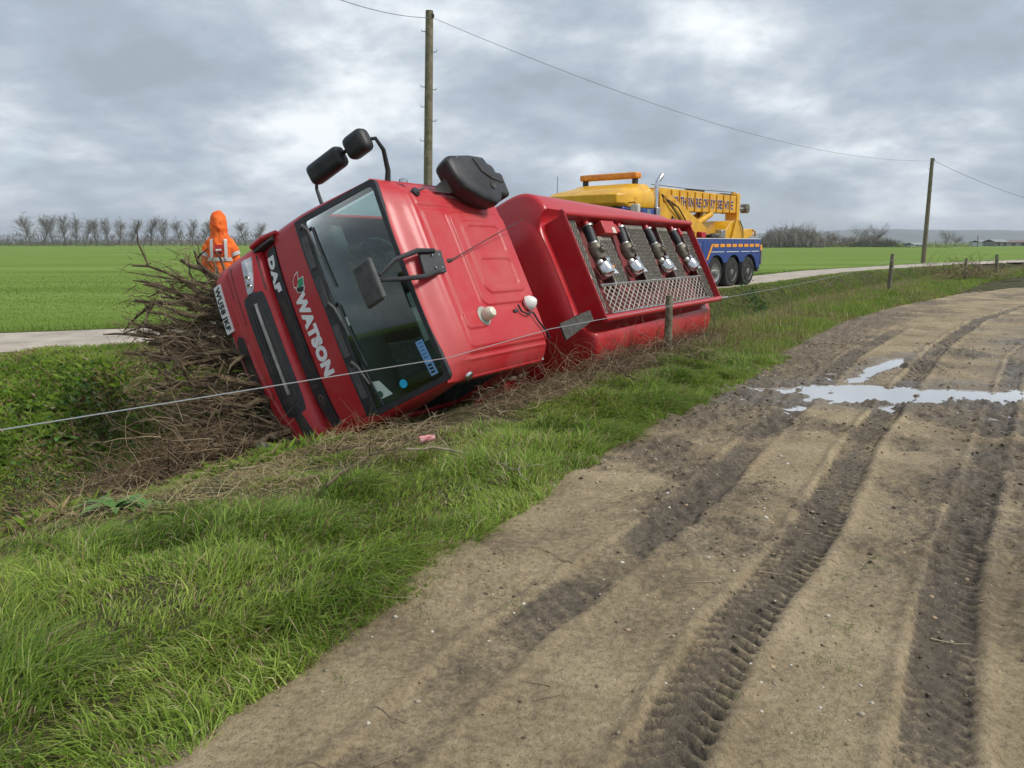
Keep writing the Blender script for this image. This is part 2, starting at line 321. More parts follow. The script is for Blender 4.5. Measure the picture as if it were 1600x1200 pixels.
def axis(dense0, dense1, step, far, grow=1.16):
    a = list(np.arange(dense0, dense1, step)); s = step; v = a[-1]
    while v < far: s *= grow; v += s; a.append(v)
    s = step; v = a[0]
    while v > -far: s *= grow; v -= s; a.insert(0, v)
    return np.array(a)
def build_ground():
    az = R_(36); S = axis(-5, 32, .16, 9000); T = axis(-6, 14, .125, 9000)
    s, t = np.meshgrid(S, T, indexing='ij'); x = s*math.sin(az)-t*math.cos(az); y = s*math.cos(az)+t*math.sin(az)
    xr, yr = x.ravel(), y.ravel(); dm, dr, dc = lines(xr, yr)
    z = base_height(xr, yr, dm, dr, dc)
    near = np.hypot(xr, yr) < 150
    z = np.where((dm < .25) & (dm > -1e6) & near & (dr < 0), -.14*sstep(-.25, .2, -dm), z)
    z = np.where((dc > 0) & (dr > 0), z-.05*sstep(.05, .25, dc)*(1-sstep(2.45, 2.65, dc)), z)
    # colour zones: 0 soil/verge, 1 crop field
    field = sstep(2.6, 2.9, dc)*(dr > 0); field = np.where(np.hypot(xr, yr) > 140, 1, field)
    bank = ((dr > .1) & (dc < -.1)).astype(float)
    me = mesh_np('ground', np.stack([xr, yr, z], 1), grid_quads(len(S), len(T)), smooth=True, attrs=dict(field=field, bank=bank))
    m = bpy.data.materials.new('ground'); m.use_nodes = True; N = m.node_tree.nodes; L = m.node_tree.links; b = N['Principled BSDF']
    b.inputs['Roughness'].default_value = .95; b.inputs['Specular IOR Level'].default_value = .1
    tc = N.new('ShaderNodeTexCoord')
    def noi(sc_, det=6, vec=None):
        n = N.new('ShaderNodeTexNoise'); n.inputs['Scale'].default_value = sc_; n.inputs['Detail'].default_value = det; n.inputs['Roughness'].default_value = .65; L.new(vec or tc.outputs['Object'], n.inputs['Vector']); return n.outputs['Fac']
    def ramp(f, *st):
        r = N.new('ShaderNodeValToRGB'); L.new(f, r.inputs[0]); e = r.color_ramp.elements
        e[0].position, e[0].color = st[0][0], (*st[0][1], 1); e[1].position, e[1].color = st[-1][0], (*st[-1][1], 1)
        for p, c in st[1:-1]: q = e.new(p); q.color = (*c, 1)
        return r.outputs[0]
    def mix(f, a, c):
        n = N.new('ShaderNodeMix'); n.data_type = 'RGBA'; L.new(f, n.inputs[0]); L.new(a, n.inputs[6]); L.new(c, n.inputs[7]); return n.outputs[2]
    def attr(k):
        a = N.new('ShaderNodeAttribute'); a.attribute_name = k; return a.outputs['Fac']
    verge = ramp(noi(3.5, 8), (.36, (.06, .048, .03)), (.5, (.06, .062, .026)), (.64, (.13, .105, .06)))
    soil = ramp(noi(5, 8), (.36, (.035, .028, .018)), (.5, (.05, .06, .02)), (.66, (.12, .095, .055)))
    mp = N.new('ShaderNodeMapping'); mp.inputs['Rotation'].default_value = (0, 0, R_(-75)); mp.inputs['Scale'].default_value = (.035, .35, 1); L.new(tc.outputs['Object'], mp.inputs[0])
    fa = N.new('ShaderNodeMath'); fa.operation = 'ADD'; L.new(noi(1., 4, mp.outputs[0]), fa.inputs[0])
    f2 = N.new('ShaderNodeMath'); f2.operation = 'MULTIPLY_ADD'; L.new(noi(9, 6), f2.inputs[0]); f2.inputs[1].default_value = .55; f2.inputs[2].default_value = -.27; L.new(f2.outputs[0], fa.inputs[1])
    crop = ramp(fa.outputs[0], (.32, (.115, .185, .026)), (.5, (.155, .235, .04)), (.68, (.21, .285, .07)))
    L.new(mix(attr('field'), mix(attr('bank'), verge, soil), crop), b.inputs['Base Color'])
    bp = N.new('ShaderNodeBump'); bp.inputs['Strength'].default_value = .6; bp.inputs['Distance'].default_value = .04; L.new(noi(14, 6), bp.inputs['Height']); L.new(bp.outputs[0], b.inputs['Normal'])
    tag(link('ground', me, m), kind='structure')
def offset_sheet(name, LINE, sig, off, hfun):
    d = np.r_[0, np.cumsum(np.linalg.norm(np.diff(LINE, axis=0), axis=1))]
    px = np.interp(sig, d, LINE[:, 0]); py = np.interp(sig, d, LINE[:, 1]); tx = np.gradient(px, sig); ty = np.gradient(py, sig)
    k = 9; ker = np.ones(k)/k
    tx = np.convolve(np.pad(tx, k//2, 'edge'), ker, 'valid'); ty = np.convolve(np.pad(ty, k//2, 'edge'), ker, 'valid'); l = np.hypot(tx, ty); tx /= l; ty /= l
    X = px[:, None]+ty[:, None]*off; Y = py[:, None]-tx[:, None]*off        # off > 0 to the right
    return X.ravel(), Y.ravel(), grid_quads(len(sig), len(off))
def build_mud():
    d = np.r_[0, np.cumsum(np.linalg.norm(np.diff(MUD, axis=0), axis=1))]
    i0 = d[np.argmin(np.abs(MUD[:, 1]-0))]; s = .0; sig = []
    while s < 90:
        sig.append(s); rel = s-i0
        s += .3 if rel < .8 else np.interp(rel, [.8, 6, 9, 14, 30, 60], [.0125, .018, .035, .07, .3, 1.2])
    off = np.r_[-.6, -.4, -.2, np.arange(0, 2.8, .017), np.arange(2.8, 4.2, .025), np.arange(4.2, 6.5, .06), np.arange(6.5, 26, .6)]
    X, Y, Q = offset_sheet('mud', MUD, np.array(sig), off, None); z, rut, lug, wet = mud_surface(X, Y)
    o = np.tile(off, len(sig)); z = z+np.where(o < 0, .012*np.maximum(o, -.25)/.25, .0)
    me = mesh_np('mud_track', np.stack([X, Y, z], 1), Q[:, ::-1], smooth=True, attrs=dict(rut=rut, lug=lug, wet=wet))
    m = bpy.data.materials.new('mud'); m.use_nodes = True; N = m.node_tree.nodes; L = m.node_tree.links; b = N['Principled BSDF']
    tc = N.new('ShaderNodeTexCoord')
    def noi(sc_, det=8, r=.65):
        n = N.new('ShaderNodeTexNoise'); n.inputs['Scale'].default_value = sc_; n.inputs['Detail'].default_value = det; n.inputs['Roughness'].default_value = r; L.new(tc.outputs['Object'], n.inputs['Vector']); return n.outputs['Fac']
    def mth(op, a, c, clamp=False):
        n = N.new('ShaderNodeMath'); n.operation = op; n.use_clamp = clamp
        for i, v in enumerate((a, c)):
            if isinstance(v, (int, float)): n.inputs[i].default_value = v
            else: L.new(v, n.inputs[i])
        return n.outputs[0]
    def attr(k):
        a = N.new('ShaderNodeAttribute'); a.attribute_name = k; return a.outputs['Fac']
    def mix(f, a, c):
        n = N.new('ShaderNodeMix'); n.data_type = 'RGBA'
        for i, v in ((0, f), (6, a), (7, c)):
            if isinstance(v, tuple): n.inputs[i].default_value = (*v, 1)
            else: L.new(v, n.inputs[i])
        return n.outputs[2]
    def ramp(f, *st):
        r = N.new('ShaderNodeValToRGB'); L.new(f, r.inputs[0]); e = r.color_ramp.elements
        e[0].position, e[0].color = st[0][0], (*st[0][1], 1); e[1].position, e[1].color = st[-1][0], (*st[-1][1], 1)
        for p, c in st[1:-1]: q = e.new(p); q.color = (*c, 1)
        return r.outputs[0]
    big = noi(1.1, 6); fine = noi(26, 8)
    dry = ramp(mth('ADD', mth('MULTIPLY', big, .6), mth('MULTIPLY', fine, .4)), (.40, (.175, .13, .074)), (.5, (.315, .24, .138)), (.60, (.42, .33, .20)))
    grit = ramp(noi(120, 4), (.62, (0, 0, 0)), (.70, (1, 1, 1)))
    dry2 = mix(mth('MULTIPLY', grit, .35), dry, (.42, .36, .26))
    dark = ramp(fine, (.35, (.072, .055, .037)), (.65, (.16, .125, .083)))
    rf = mth('ADD', mth('MULTIPLY', mth('SUBTRACT', attr('rut'), mth('MULTIPLY', attr('lug'), .55)), 1.1), mth('ADD', mth('MULTIPLY', mth('SUBTRACT', noi(7, 6), .5), .8), mth('MULTIPLY', mth('SUBTRACT', noi(42, 5, .7), .5), 1.5))); rfm = N.new('ShaderNodeMapRange'); L.new(rf, rfm.inputs[0]); rfm.inputs[1].default_value = .22; rfm.inputs[2].default_value = .75
    spk = ramp(noi(48, 7, .8), (.41, (1, 1, 1)), (.475, (0, 0, 0))); dry3 = mix(mth('MULTIPLY', spk, .55), dry2, (.12, .09, .057)); c1 = mix(rfm.outputs[0], dry3, dark)
    wetf = attr('wet'); c2 = mix(mth('MULTIPLY', wetf, .5), c1, (.12, .096, .07))
    L.new(c2, b.inputs['Base Color'])
    L.new(mth('SUBTRACT', .85, mth('MULTIPLY', mth('ADD', wetf, mth('MULTIPLY', rfm.outputs[0], .25)), .52), True), b.inputs['Roughness'])
    b.inputs['Specular IOR Level'].default_value = .45
    bp = N.new('ShaderNodeBump'); bp.inputs['Strength'].default_value = 1.; bp.inputs['Distance'].default_value = .035
    L.new(mth('ADD', mth('MULTIPLY', noi(30, 8), .6), mth('MULTIPLY', noi(110, 5), .25)), bp.inputs['Height']); L.new(bp.outputs[0], b.inputs['Normal'])
    tag(link('mud_track', me, m), kind='structure')
    # standing water: a flat sheet, its shore is where the mud rises through it
    n = 64; an = np.linspace(0, 2*np.pi, n, endpoint=False); mb = MB()
    mb.add([(4.9+3.6*math.cos(a), 9.0+2.9*math.sin(a), -.034) for a in an], [tuple(range(n))])
    w = bpy.data.materials.new('puddle_water'); w.use_nodes = True; nt = w.node_tree; b = nt.nodes['Principled BSDF']
    b.inputs['Base Color'].default_value = (.52, .50, .47, 1); b.inputs['Roughness'].default_value = .04; b.inputs['IOR'].default_value = 1.33
    b.inputs['Coat Weight'].default_value = 1.; b.inputs['Coat IOR'].default_value = 2.; b.inputs['Coat Roughness'].default_value = .03
    tag(mb.build('puddle_water', w, fix=False), kind='structure')
def build_concrete():
    d = np.r_[0, np.cumsum(np.linalg.norm(np.diff(CON, axis=0), axis=1))]
    sig = np.r_[np.arange(0, 35, 1.), np.arange(35, 90, .25), np.arange(90, 200, 1.5)]; off = -np.linspace(0, 2.6, 14)
    X, Y, Q = offset_sheet('c', CON, sig, off, None)
    edge = np.tile(np.minimum(-off, 2.6+off), len(sig)); n = fbm(X*1.7, Y*1.7, 3)
    z = .165+(fbm(X*2, Y*2, 3)-.5)*.02-.05*(edge < .03); X = X+(n-.5)*.25*(edge < .1); Y = Y+(n-.5)*.25*(edge < .1)
    me = mesh_np('concrete_track', np.stack([X, Y, z], 1), Q, smooth=True)
    tag(link('concrete_track', me, mat('track_concrete', (.42, .36, .29), .9, var=.25, vscale=1.6, bump=.3, bscale=40)), kind='structure')
build_ground(); build_mud(); build_concrete()

# ------------------------------------------------------------------ grass and other ground cover
TR = np.array([[-0.36734083, -0.53569133, 0.76032593], [0.23996464, -0.84438885, -0.47898272], [0.89859762, 0.00650143, 0.43872548]]); TT = np.array([-2.970, 8.231, .163])
def under_truck(x, y, z, pad=.25):
    l = (np.stack([x, y, z], 1)-TT)@TR
    return (l[:, 0] > -1.25-pad) & (l[:, 0] < 1.5) & (l[:, 1] > -8.7) & (l[:, 1] < .3) & (l[:, 2] > -.3) & (l[:, 2] < 2.75)
def scatter(n, x0, x1, y0, y1):
    return rng.uniform(x0, x1, n), rng.uniform(y0, y1, n)
def seen(x, y, m=1.3):
    return np.abs(x) < (y+.9)*.72*m
def blade_mesh(name, x, y, z, h, w, ld, la, c, seg=2):
    n = len(x); B = np.stack([x, y, z-.01], 1); a = rng.uniform(0, np.pi, n); side = np.stack([np.cos(a), np.sin(a), np.zeros(n)], 1)*w[:, None]*.5
    D = np.stack([np.cos(ld), np.sin(ld), np.zeros(n)], 1); up = np.array([0, 0, 1.])
    def pos(t): return B+up*(h*t*(1-.55*la*t))[:, None]+D*(h*la*t*t*1.05)[:, None]
    if seg == 2:
        V = np.stack([B-side, B+side, pos(.58)-side*.85, pos(.58)+side*.85, pos(1.)], 1); k = 5
        i = np.arange(n)[:, None]*k; Q = i+[0, 1, 3, 2]; T = i+[2, 3, 4]
    elif seg == 0:
        V = np.stack([B-side, B+side, pos(.9)], 1); k = 3; Q = None; T = np.arange(n)[:, None]*k+[0, 1, 2]
    else:
        V = np.stack([B-side, B+side, pos(.6)+side*.6, pos(1.)], 1); k = 4
        i = np.arange(n)[:, None]*k; Q = None; T = np.concatenate([i+[0, 1, 2], i+[0, 2, 3]])
    cc = np.repeat(c, k, 0)
    me = mesh_np(name, V.reshape(-1, 3), Q, T, colr=cc); me.polygons.foreach_set('use_smooth', np.ones(len(me.polygons), bool)); return me
GREEN = np.array([[.13, .235, .03], [.20, .31, .055], [.085, .165, .025], [.28, .36, .12], [.17, .25, .08]]); STRAW = np.array([[.40, .31, .16], [.30, .22, .11], [.48, .40, .24], [.20, .14, .07]])
def grass_cols(x, y, dry):
    n = len(x); g = np.clip(fbm(x*1.6+3, y*1.6, 3)*2.4-.7, 0, 1)[:, None]
    c = np.array([1.24, 1.22, .84])*(GREEN[rng.integers(0, 5, n)]*.55+.45*(np.array([.10, .185, .022])*(1-g)+np.array([.27, .345, .075])*g))
    d = rng.random(n) < dry; c[d] = STRAW[rng.integers(0, 4, n)][d]
    return c*rng.uniform(.75, 1.25, (n, 1))
def grass():
    gm = leafmat('grass_blades')
    # near verge, long combed tussocks
    x, y = scatter(930000, -5.5, 4.2, 1.0, 10.5); dm, dr, dc = lines(x, y)
    edge = (fbm(x*2.3, y*2.3, 3)-.5)*.5
    k = (dm > -.10+edge*.7) & (dr < .5) & seen(x, y) & (rng.random(len(x)) < np.clip(.55+1.4*(fbm(x*2.6, y*2.6, 3)-.32), .12, 1))
    x, y, dm, dr, dc = x[k], y[k], dm[k], dr[k], dc[k]; z = base_height(x, y, dm, dr, dc); k = ~under_truck(x, y, z+.05); x, y, z, dm, dr, dc = [a[k] for a in (x, y, z, dm, dr, dc)]
    tus = fbm(x*2.8+9, y*2.8+4, 3); ln = fbm(x*.9+40, y*.9+7, 2)
    drym = sstep(-1.55, -.6, dr+(fbm(x*1.4, y*1.4+5, 3)-.5)*1.2)*sstep(3.6, 5.0, y); dry = .14+.68*drym*sstep(.28, .5, fbm(x*2+1, y*2+8, 3))
    h = (.055+.185*sstep(.38, .72, tus))*rng.uniform(.5, 1.4, len(x))*(1-.55*drym)*(1-.35*sstep(-.9, -.1, dr))*(.45+.55*sstep(-.2, .2, dm)); ld = R_(-45)+(ln-.5)*11.+rng.normal(0, .95, len(x)); la = np.clip(.5+.6*tus+rng.normal(0, .28, len(x)), .1, 1.25)
    w = rng.uniform(.003, .0075, len(x))*np.interp(y, [2, 8], [1.05, 1.5])
    tag(link('verge_grass', blade_mesh('verge_grass', x, y, z, h, w, ld, la, grass_cols(x, y, dry)), gm), 'long bent green grass covering the verge beside the muddy track', 'grass', kind='stuff')
    # ditch and bank grass: sampled along the rim line, denser near
    def bank(name, n, s0, s1, powr, lat0, lat1, seg, w0, w1, label, ymin):
        L = RIM; d = np.r_[0, np.cumsum(np.linalg.norm(np.diff(L, axis=0), axis=1))]; tg = np.gradient(L, axis=0); tg /= np.linalg.norm(tg, axis=1, keepdims=True)
        q = s0+(s1-s0)*rng.random(n)**powr; lat = rng.uniform(lat0, lat1, n); x = np.interp(q, d, L[:, 0])-np.interp(q, d, tg[:, 1])*lat; y = np.interp(q, d, L[:, 1])+np.interp(q, d, tg[:, 0])*lat
        dm, dr, dc = lines(x, y); dist = np.hypot(x, y)
        k = (dm > .05) & (dc < .2) & seen(x, y) & (y > 1) & ((dr > .45) | (y > 10.2)) & (y > ymin if ymin > 0 else y < -ymin) & (rng.random(n) < np.clip(.35+1.5*(fbm(x*1.6, y*1.6, 3)-.2), .2, 1))
        x, y, dm, dr, dc, dist = [a_[k] for a_ in (x, y, dm, dr, dc, dist)]; z = base_height(x, y, dm, dr, dc); k = ~under_truck(x, y, z+.05); x, y, z, dm, dr, dc, dist = [a_[k] for a_ in (x, y, z, dm, dr, dc, dist)]
        u = dr/np.maximum(dr-dc, .3); straw = np.exp(-((dr+.1)/.9)**2)*sstep(9, 13, y)
        low = sstep(.15, .4, u)*(1-sstep(.5, .75, u)); dry = np.clip(.10+.62*straw*sstep(.3, .55, fbm(x+3, y, 3))+.4*sstep(.48, .62, fbm(x*1.2, y*1.2+9, 3)), 0, .85)
        h = (.07+.17*fbm(x*1.5, y*1.5, 2)+.14*straw)*rng.uniform(.5, 1.4, len(x))*(1-.4*low)*(1-.65*sstep(-1.2, -.4, dc)); w = rng.uniform(w0, w1, len(x))*np.clip(dist/10, .8, 3.2)
        tag(link(name, blade_mesh(name, x, y, z, h, w, rng.uniform(0, 6.28, len(x)), rng.uniform(.1, 1.0, len(x)), grass_cols(x, y, dry), seg), gm), label, 'grass', kind='stuff')
    dR = np.r_[0, np.cumsum(np.linalg.norm(np.diff(RIM, axis=0), axis=1))]; s0 = dR[np.argmin(np.abs(RIM[:, 1]-1.))]
    bank('bank_grass', 330000, s0, s0+17, 1., .4, 6.5, 1, .0025, .005, 'rough tufted grass on the ditch bank below the pale track', -12.)
    bank('ditch_grass', 700000, s0+7, s0+62, 1.7, -2.8, 6., 0, .006, .011, 'straw flecked grass along the ditch beyond the tanker', 10.2)
    # crop field: short blades near its edge
    r = 9+56*rng.random(340000)**1.4; a = rng.uniform(R_(-42), R_(42), len(r)); x = r*np.sin(a); y = r*np.cos(a); dm, dr, dc = lines(x, y)
    k = (dc > 2.55) & (dr > 0); x, y, r, dc = x[k], y[k], r[k], dc[k]; z = np.full(len(x), .14)
    tall = 1-sstep(2.6, 3.4, dc); h = (.07+.12*tall)*rng.uniform(.6, 1.3, len(x))*(1-.75*sstep(25, 62, r)); w = rng.uniform(.009, .015, len(x))*np.clip(r/12, 1, 4)
    g = fbm(x*.35, y*1.4, 3)[:, None]; c = (np.array([.105, .185, .022])*(1-g)+np.array([.20, .285, .05])*g)*rng.uniform(.8, 1.2, (len(x), 1))
    tag(link('field_grass', blade_mesh('field_grass', x, y, z, h, w, rng.uniform(0, 6.28, len(x)), rng.uniform(.1, .7, len(x)), c, 0), gm), 'short bright green crop growing in the field behind the track', 'crop', kind='stuff')
grass()

# ------------------------------------------------------------------ overturned fuel tanker (local: x right, y forward, z up)
def paint(name, c, dust, dusty, rough, coat):
    m = bpy.data.materials.new(name); m.use_nodes = True; N = m.node_tree.nodes; L = m.node_tree.links; b = N['Principled BSDF']; tc = N.new('ShaderNodeTexCoord')
    def noi(s_, d, r, st, off=0.):
        mp = N.new('ShaderNodeMapping'); mp.inputs['Location'].default_value = (off, off*.7, 0); mp.inputs['Scale'].default_value = st; L.new(tc.outputs['Object'], mp.inputs[0]); n = N.new('ShaderNodeTexNoise'); n.inputs['Scale'].default_value = s_; n.inputs['Detail'].default_value = d; n.inputs['Roughness'].default_value = r; L.new(mp.outputs[0], n.inputs['Vector']); return n.outputs['Fac']
    def rng_(f, lo, hi, a_, b_):
        n = N.new('ShaderNodeMapRange'); L.new(f, n.inputs[0]); n.inputs[1].default_value = lo; n.inputs[2].default_value = hi; n.inputs[3].default_value = a_; n.inputs[4].default_value = b_; return n.outputs[0]
    def mix(f, a_, c_):
        n = N.new('ShaderNodeMix'); n.data_type = 'RGBA'; L.new(f, n.inputs[0])
        for i, v in ((6, a_), (7, c_)):
            if isinstance(v, tuple): n.inputs[i].default_value = (*v, 1)
            else: L.new(v, n.inputs[i])
        return n.outputs[2]
    d1 = rng_(noi(1.6, 9, .7, (1, 1, 1)), .42, .68, 0, dusty); d2 = rng_(noi(55, 5, .7, (1, 1, 1), 3.), .66, .72, 0, .55*min(1, dusty*2.2)); d3 = rng_(noi(7, 6, .8, (.25, 2.2, 1), 5.), .66, .74, 0, .5*dusty)
    col_ = mix(d3, mix(d2, mix(d1, c, dust), (.13, .10, .07)), (.62, .30, .28)); L.new(col_, b.inputs['Base Color'])
    L.new(rng_(d1, 0, 1, rough, .85), b.inputs['Roughness']); b.inputs['Coat Weight'].default_value = coat; b.inputs['Coat Roughness'].default_value = .15; MATS[name] = m; return m
RED = paint('red_paint', (.45, .010, .018), (.42, .11, .09), .28, .38, .2)
DUSTRED = paint('dusty_red_paint', (.48, .017, .025), (.46, .13, .11), .42, .45, .1)
BLK = mat('black_plastic', (.018, .019, .022), .5, c2=(.034, .034, .037), vscale=7, var=.2, bump=.06, bscale=160)
GREYP = mat('grey_plastic', (.07, .07, .075), .62, c2=(.11, .105, .10), vscale=9, var=.2)
CHROME = mat('chrome', (.62, .62, .63), .16, metal=1, var=.15, vscale=12)
WHT = mat('white_plastic', (.78, .77, .74), .4)
RUB = mat('tyre_rubber', (.018, .018, .019), .85, c2=(.045, .042, .036), vscale=9, var=.2, bump=.2, bscale=40)
STEEL = mat('bare_steel', (.42, .41, .39), .38, metal=.85, var=.25, vscale=9)
BRASS = mat('dirty_alloy_valve', (.13, .115, .08), .55, metal=.35, c2=(.27, .24, .18), vscale=14, var=.3)
GRIP = mat('grit_walkway', (.22, .20, .165), .85, c2=(.31, .285, .24), vscale=10, var=.3, bump=.6, bscale=120)
DARKINT = mat('cab_interior', (.10, .115, .115), .75, var=.2); SEATG = mat('seat_cloth', (.26, .30, .30), .9, var=.2, vscale=20)
CHASS = mat('chassis_black', (.02, .02, .02), .6, c2=(.06, .05, .04), vscale=5)
LETTER = mat('white_lettering', (.82, .82, .82), .45)
M4 = Matrix(((TR[0][0], TR[0][1], TR[0][2], TT[0]), (TR[1][0], TR[1][1], TR[1][2], TT[1]), (TR[2][0], TR[2][1], TR[2][2], TT[2]), (0, 0, 0, 1)))
tk = empty('fuel_tanker', mtx=M4)
tag(tk, 'overturned red fuel tanker lorry lying on its side in the ditch', 'tanker')
XF = 1.04
def yf(x, z):
    return np.interp(z, [.85, 1.2, 1.45, 1.65, 2.57], [.05, .062, .058, .045, -.12])-.05*(abs(x)/1.05)**2.5
def aw(z): return np.interp(z, [.85, 1.3, 1.7, 2.3, 2.5], [1.15, 1.15, 1.14, 1.075, 1.05])
def cab_ring(z, top=False):
    P = []; xs = np.linspace(-XF, XF, 17) if z < 2 else np.linspace(-min(XF, aw(z)-.03), min(XF, aw(z)-.03), 17)
    a = aw(z); xe = xs[-1]; dz = lambda x: (.07*(1-(abs(x)/1.05)**8)) if top else 0
    for x in xs: P.append((x, yf(x, z+dz(x)), z+dz(x)))
    ye = yf(xe, z); arc = [(xe+(a-xe)*math.sin(t), ye-.16*(1-math.cos(t))) for t in (.4, .8, 1.2, math.pi/2)]
    side = [-.40, -.52, -1.2, -1.32, -1.7, -1.93]; rear = np.linspace(a-.07, -(a-.07), 7)
    P += [(x, y, z) for x, y in arc]+[(a, y, z) for y in side]+[(x, -1.99, z) for x in rear]
    P += [(-a, y, z) for y in side[::-1]]+[(-x, y, z) for x, y in arc[::-1]]
    return P
def build_cab():
    zs = [.85, 1.05, 1.2, 1.4, 1.62, 1.8, 2.0, 2.2, 2.4, 2.5]; rings = [cab_ring(z, z == 2.5) for z in zs]; n = len(rings[0]); mb = MB(); F = []
    for i in range(len(zs)-1):
        for k in range(n):
            if zs[i] >= 1.62 and k < 16: continue                                  # windscreen opening
            if 1.62 <= zs[i] < 2.4 and k in (21, 22, 23, 36, 37, 38) and k not in (20,): continue   # side windows
            F.append((i*n+k, i*n+(k+1) % n, (i+1)*n+(k+1) % n, (i+1)*n+k))
    mb.add([p for r in rings for p in r], F); cab = mb.build('cab', RED, tk, smooth=True)
    sm = cab.modifiers.new('thick', 'SOLIDIFY'); sm.thickness = .035; sm.offset = -1
    # floor, firewall
    MB().box((0, -.95, .95), (2.2, 1.95, .06)).build('floor', DARKINT, cab)
    # roof with pressed ribs
    pu = np.linspace(-1, 1, 221); rv = np.r_[np.linspace(0, .2, 30), np.linspace(.2, 1, 170)[1:]]
    p, r = np.meshgrid(pu, rv, indexing='ij'); x = p*1.05; y0 = yf(x, 2.57-.07*np.abs(p)**8); y = y0+(-1.99-y0)*r
    z = 2.68-.18*np.abs(p)**8-.11*(1-np.abs(p)**8)*(1-sstep(0, .165, r)**.9)-.04*sstep(.955, 1, r)
    def rr(x0, x1, ya, yb, rad, soft=.010):
        cx, cy, hx, hy = (x0+x1)/2, (ya+yb)/2, (x1-x0)/2-rad, (yb-ya)/2-rad; dx = np.abs(x-cx)-hx; dy = np.abs(y-cy)-hy
        d = np.hypot(np.maximum(dx, 0), np.maximum(dy, 0))+np.minimum(np.maximum(dx, dy), 0)-rad; return 1-sstep(-soft, soft, d)
    z += .018*rr(-.40, .64, -1.93, -.93, .10)+.016*rr(-.28, .54, -1.82, -1.05, .12)-.012*rr(-.22, .10, -1.72, -1.14, .07)-.012*rr(.16, .48, -1.72, -1.14, .07)
    z += .014*rr(-.62, .66, -.86, -.52, .05)+.010*rr(-.80, -.46, -1.9, -.5, .05)+.012*rr(.70, .90, -1.1, -.5, .04)-.008*rr(-.36, .62, -.90, -.88, .01, .01)
    z -= .02*sstep(.83, .86, np.abs(x))*sstep(.12, .2, r); z += .012*np.exp(-((np.abs(x)-.9)/.012)**2)*sstep(.1, .2, r)
    z += .010*np.exp(-((r-.165)/.012)**2)*(np.abs(p) < .93)
    me = mesh_np('roof', np.stack([x, y, z], -1), grid_quads(221, len(rv))[:, ::-1], smooth=True)
    roof = link('roof', me, DUSTRED, cab)
    return cab, roof
def slab(xs, zlo, zhi, off, name, m, parent, yfun=yf, th=.02, nz=5, smooth=True):
    f = []; b = []
    for x in xs:
        for k in range(nz):
            zz = zlo(x)+(zhi(x)-zlo(x))*k/(nz-1); f.append((x, yfun(x, zz)+off, zz)); b.append((x, yfun(x, zz)+off-th, zz))
    n = len(xs); F = []; o = n*nz; q = lambda i, k: i*nz+k
    for i in range(n-1):
        for k in range(nz-1):
            F.append((q(i, k), q(i, k+1), q(i+1, k+1), q(i+1, k))); F.append((o+q(i, k), o+q(i+1, k), o+q(i+1, k+1), o+q(i, k+1)))
        for k in (0, nz-1): F.append((q(i, k), q(i+1, k), o+q(i+1, k), o+q(i, k)))
    for i in (0, n-1):
        for k in range(nz-1): F.append((q(i, k), q(i, k+1), o+q(i, k+1), o+q(i, k)))
    return MB().add(f+b, F).build(name, m, parent, smooth=smooth)
def on_front(V, F, x0, z0, off, yfun=yf):          # text laid on the front: text right = -x, text up = +z
    P = []
    for a, b, c in V:
        x = x0-a; z = z0+b; P.append((x, yfun(x, z)+off+c, z))
    return MB().add(P, F)
lin = lambda a, b, n=15: list(np.linspace(a, b, n))
cab, roof = build_cab()
# windscreen, surround, cowl
xs = np.linspace(-1.0, 1.0, 25); zs = np.linspace(1.69, 2.53, 10); X, Z = np.meshgrid(xs, zs, indexing='ij'); X = X*np.interp(Z, [1.6, 2.5], [1.0, .965])
me = mesh_np('windscreen', np.stack([X, yf(X, Z)+.004, Z], -1), grid_quads(25, 10), smooth=True); ws = link('windscreen', me, glassmat('windscreen_glass', (.52, .68, .64), .02), cab)
def wz(z): return 1.0*np.interp(z, [1.6, 2.5], [1.0, .965])
ring_o = []; ring_i = []
def rrect(hw0, hw1, z0, z1, rad):
    P = []
    for (cx, cz, a0) in ((1, 1, 0), (-1, 1, 90), (-1, -1, 180), (1, -1, 270)):
        for t in range(0, 91, 15):
            a = R_(a0+t); zc = (z1-rad) if cz > 0 else (z0+rad); hw = np.interp(zc, [z0, z1], [hw0, hw1]); P.append((cx*(hw-rad)+rad*math.cos(a), zc+rad*math.sin(a)))
    Q = []
    for (a, b) in zip(P, P[1:]+P[:1]):
        n = max(1, int(math.hypot(a[0]-b[0], a[1]-b[1])/.12)); Q += [(a[0]+(b[0]-a[0])*t/n, a[1]+(b[1]-a[1])*t/n) for t in range(n)]
    return Q
O = rrect(1.062, 1.025, 1.615, 2.57, .07); I_ = [(x*.945, 2.09+(z-2.09)*.905) for x, z in O]
mb = MB(); n = len(O); mb.add([(x, yf(x, z)+.012, z) for x, z in O]+[(x, yf(x, z)+.012, z) for x, z in I_]+[(x, yf(x, z)-.03, z) for x, z in O]+[(x, yf(x, z)-.012, z) for x, z in I_], [(k, (k+1) % n, n+(k+1) % n, n+k) for k in range(n)]+[(k, (k+1) % n, 2*n+(k+1) % n, 2*n+k) for k in range(n)]+[(n+k, n+(k+1) % n, 3*n+(k+1) % n, 3*n+k) for k in range(n)])
mb.build('windscreen_surround', BLK, cab, smooth=True)
cowl = slab(lin(-1.03, 1.05, 21), lambda x: 1.585-.02*abs(x), lambda x: 1.70-.01*abs(x), .024, 'cowl', BLK, cab, th=.05)
for x0, x1 in ((.86, .52), (.42, .12), (-.08, -.42), (-.5, -.86)):
    slab(lin(x1, x0, 5), lambda x: 1.60, lambda x: 1.672, .032, 'cowl_flap', GREYP, cowl, th=.02, nz=3)
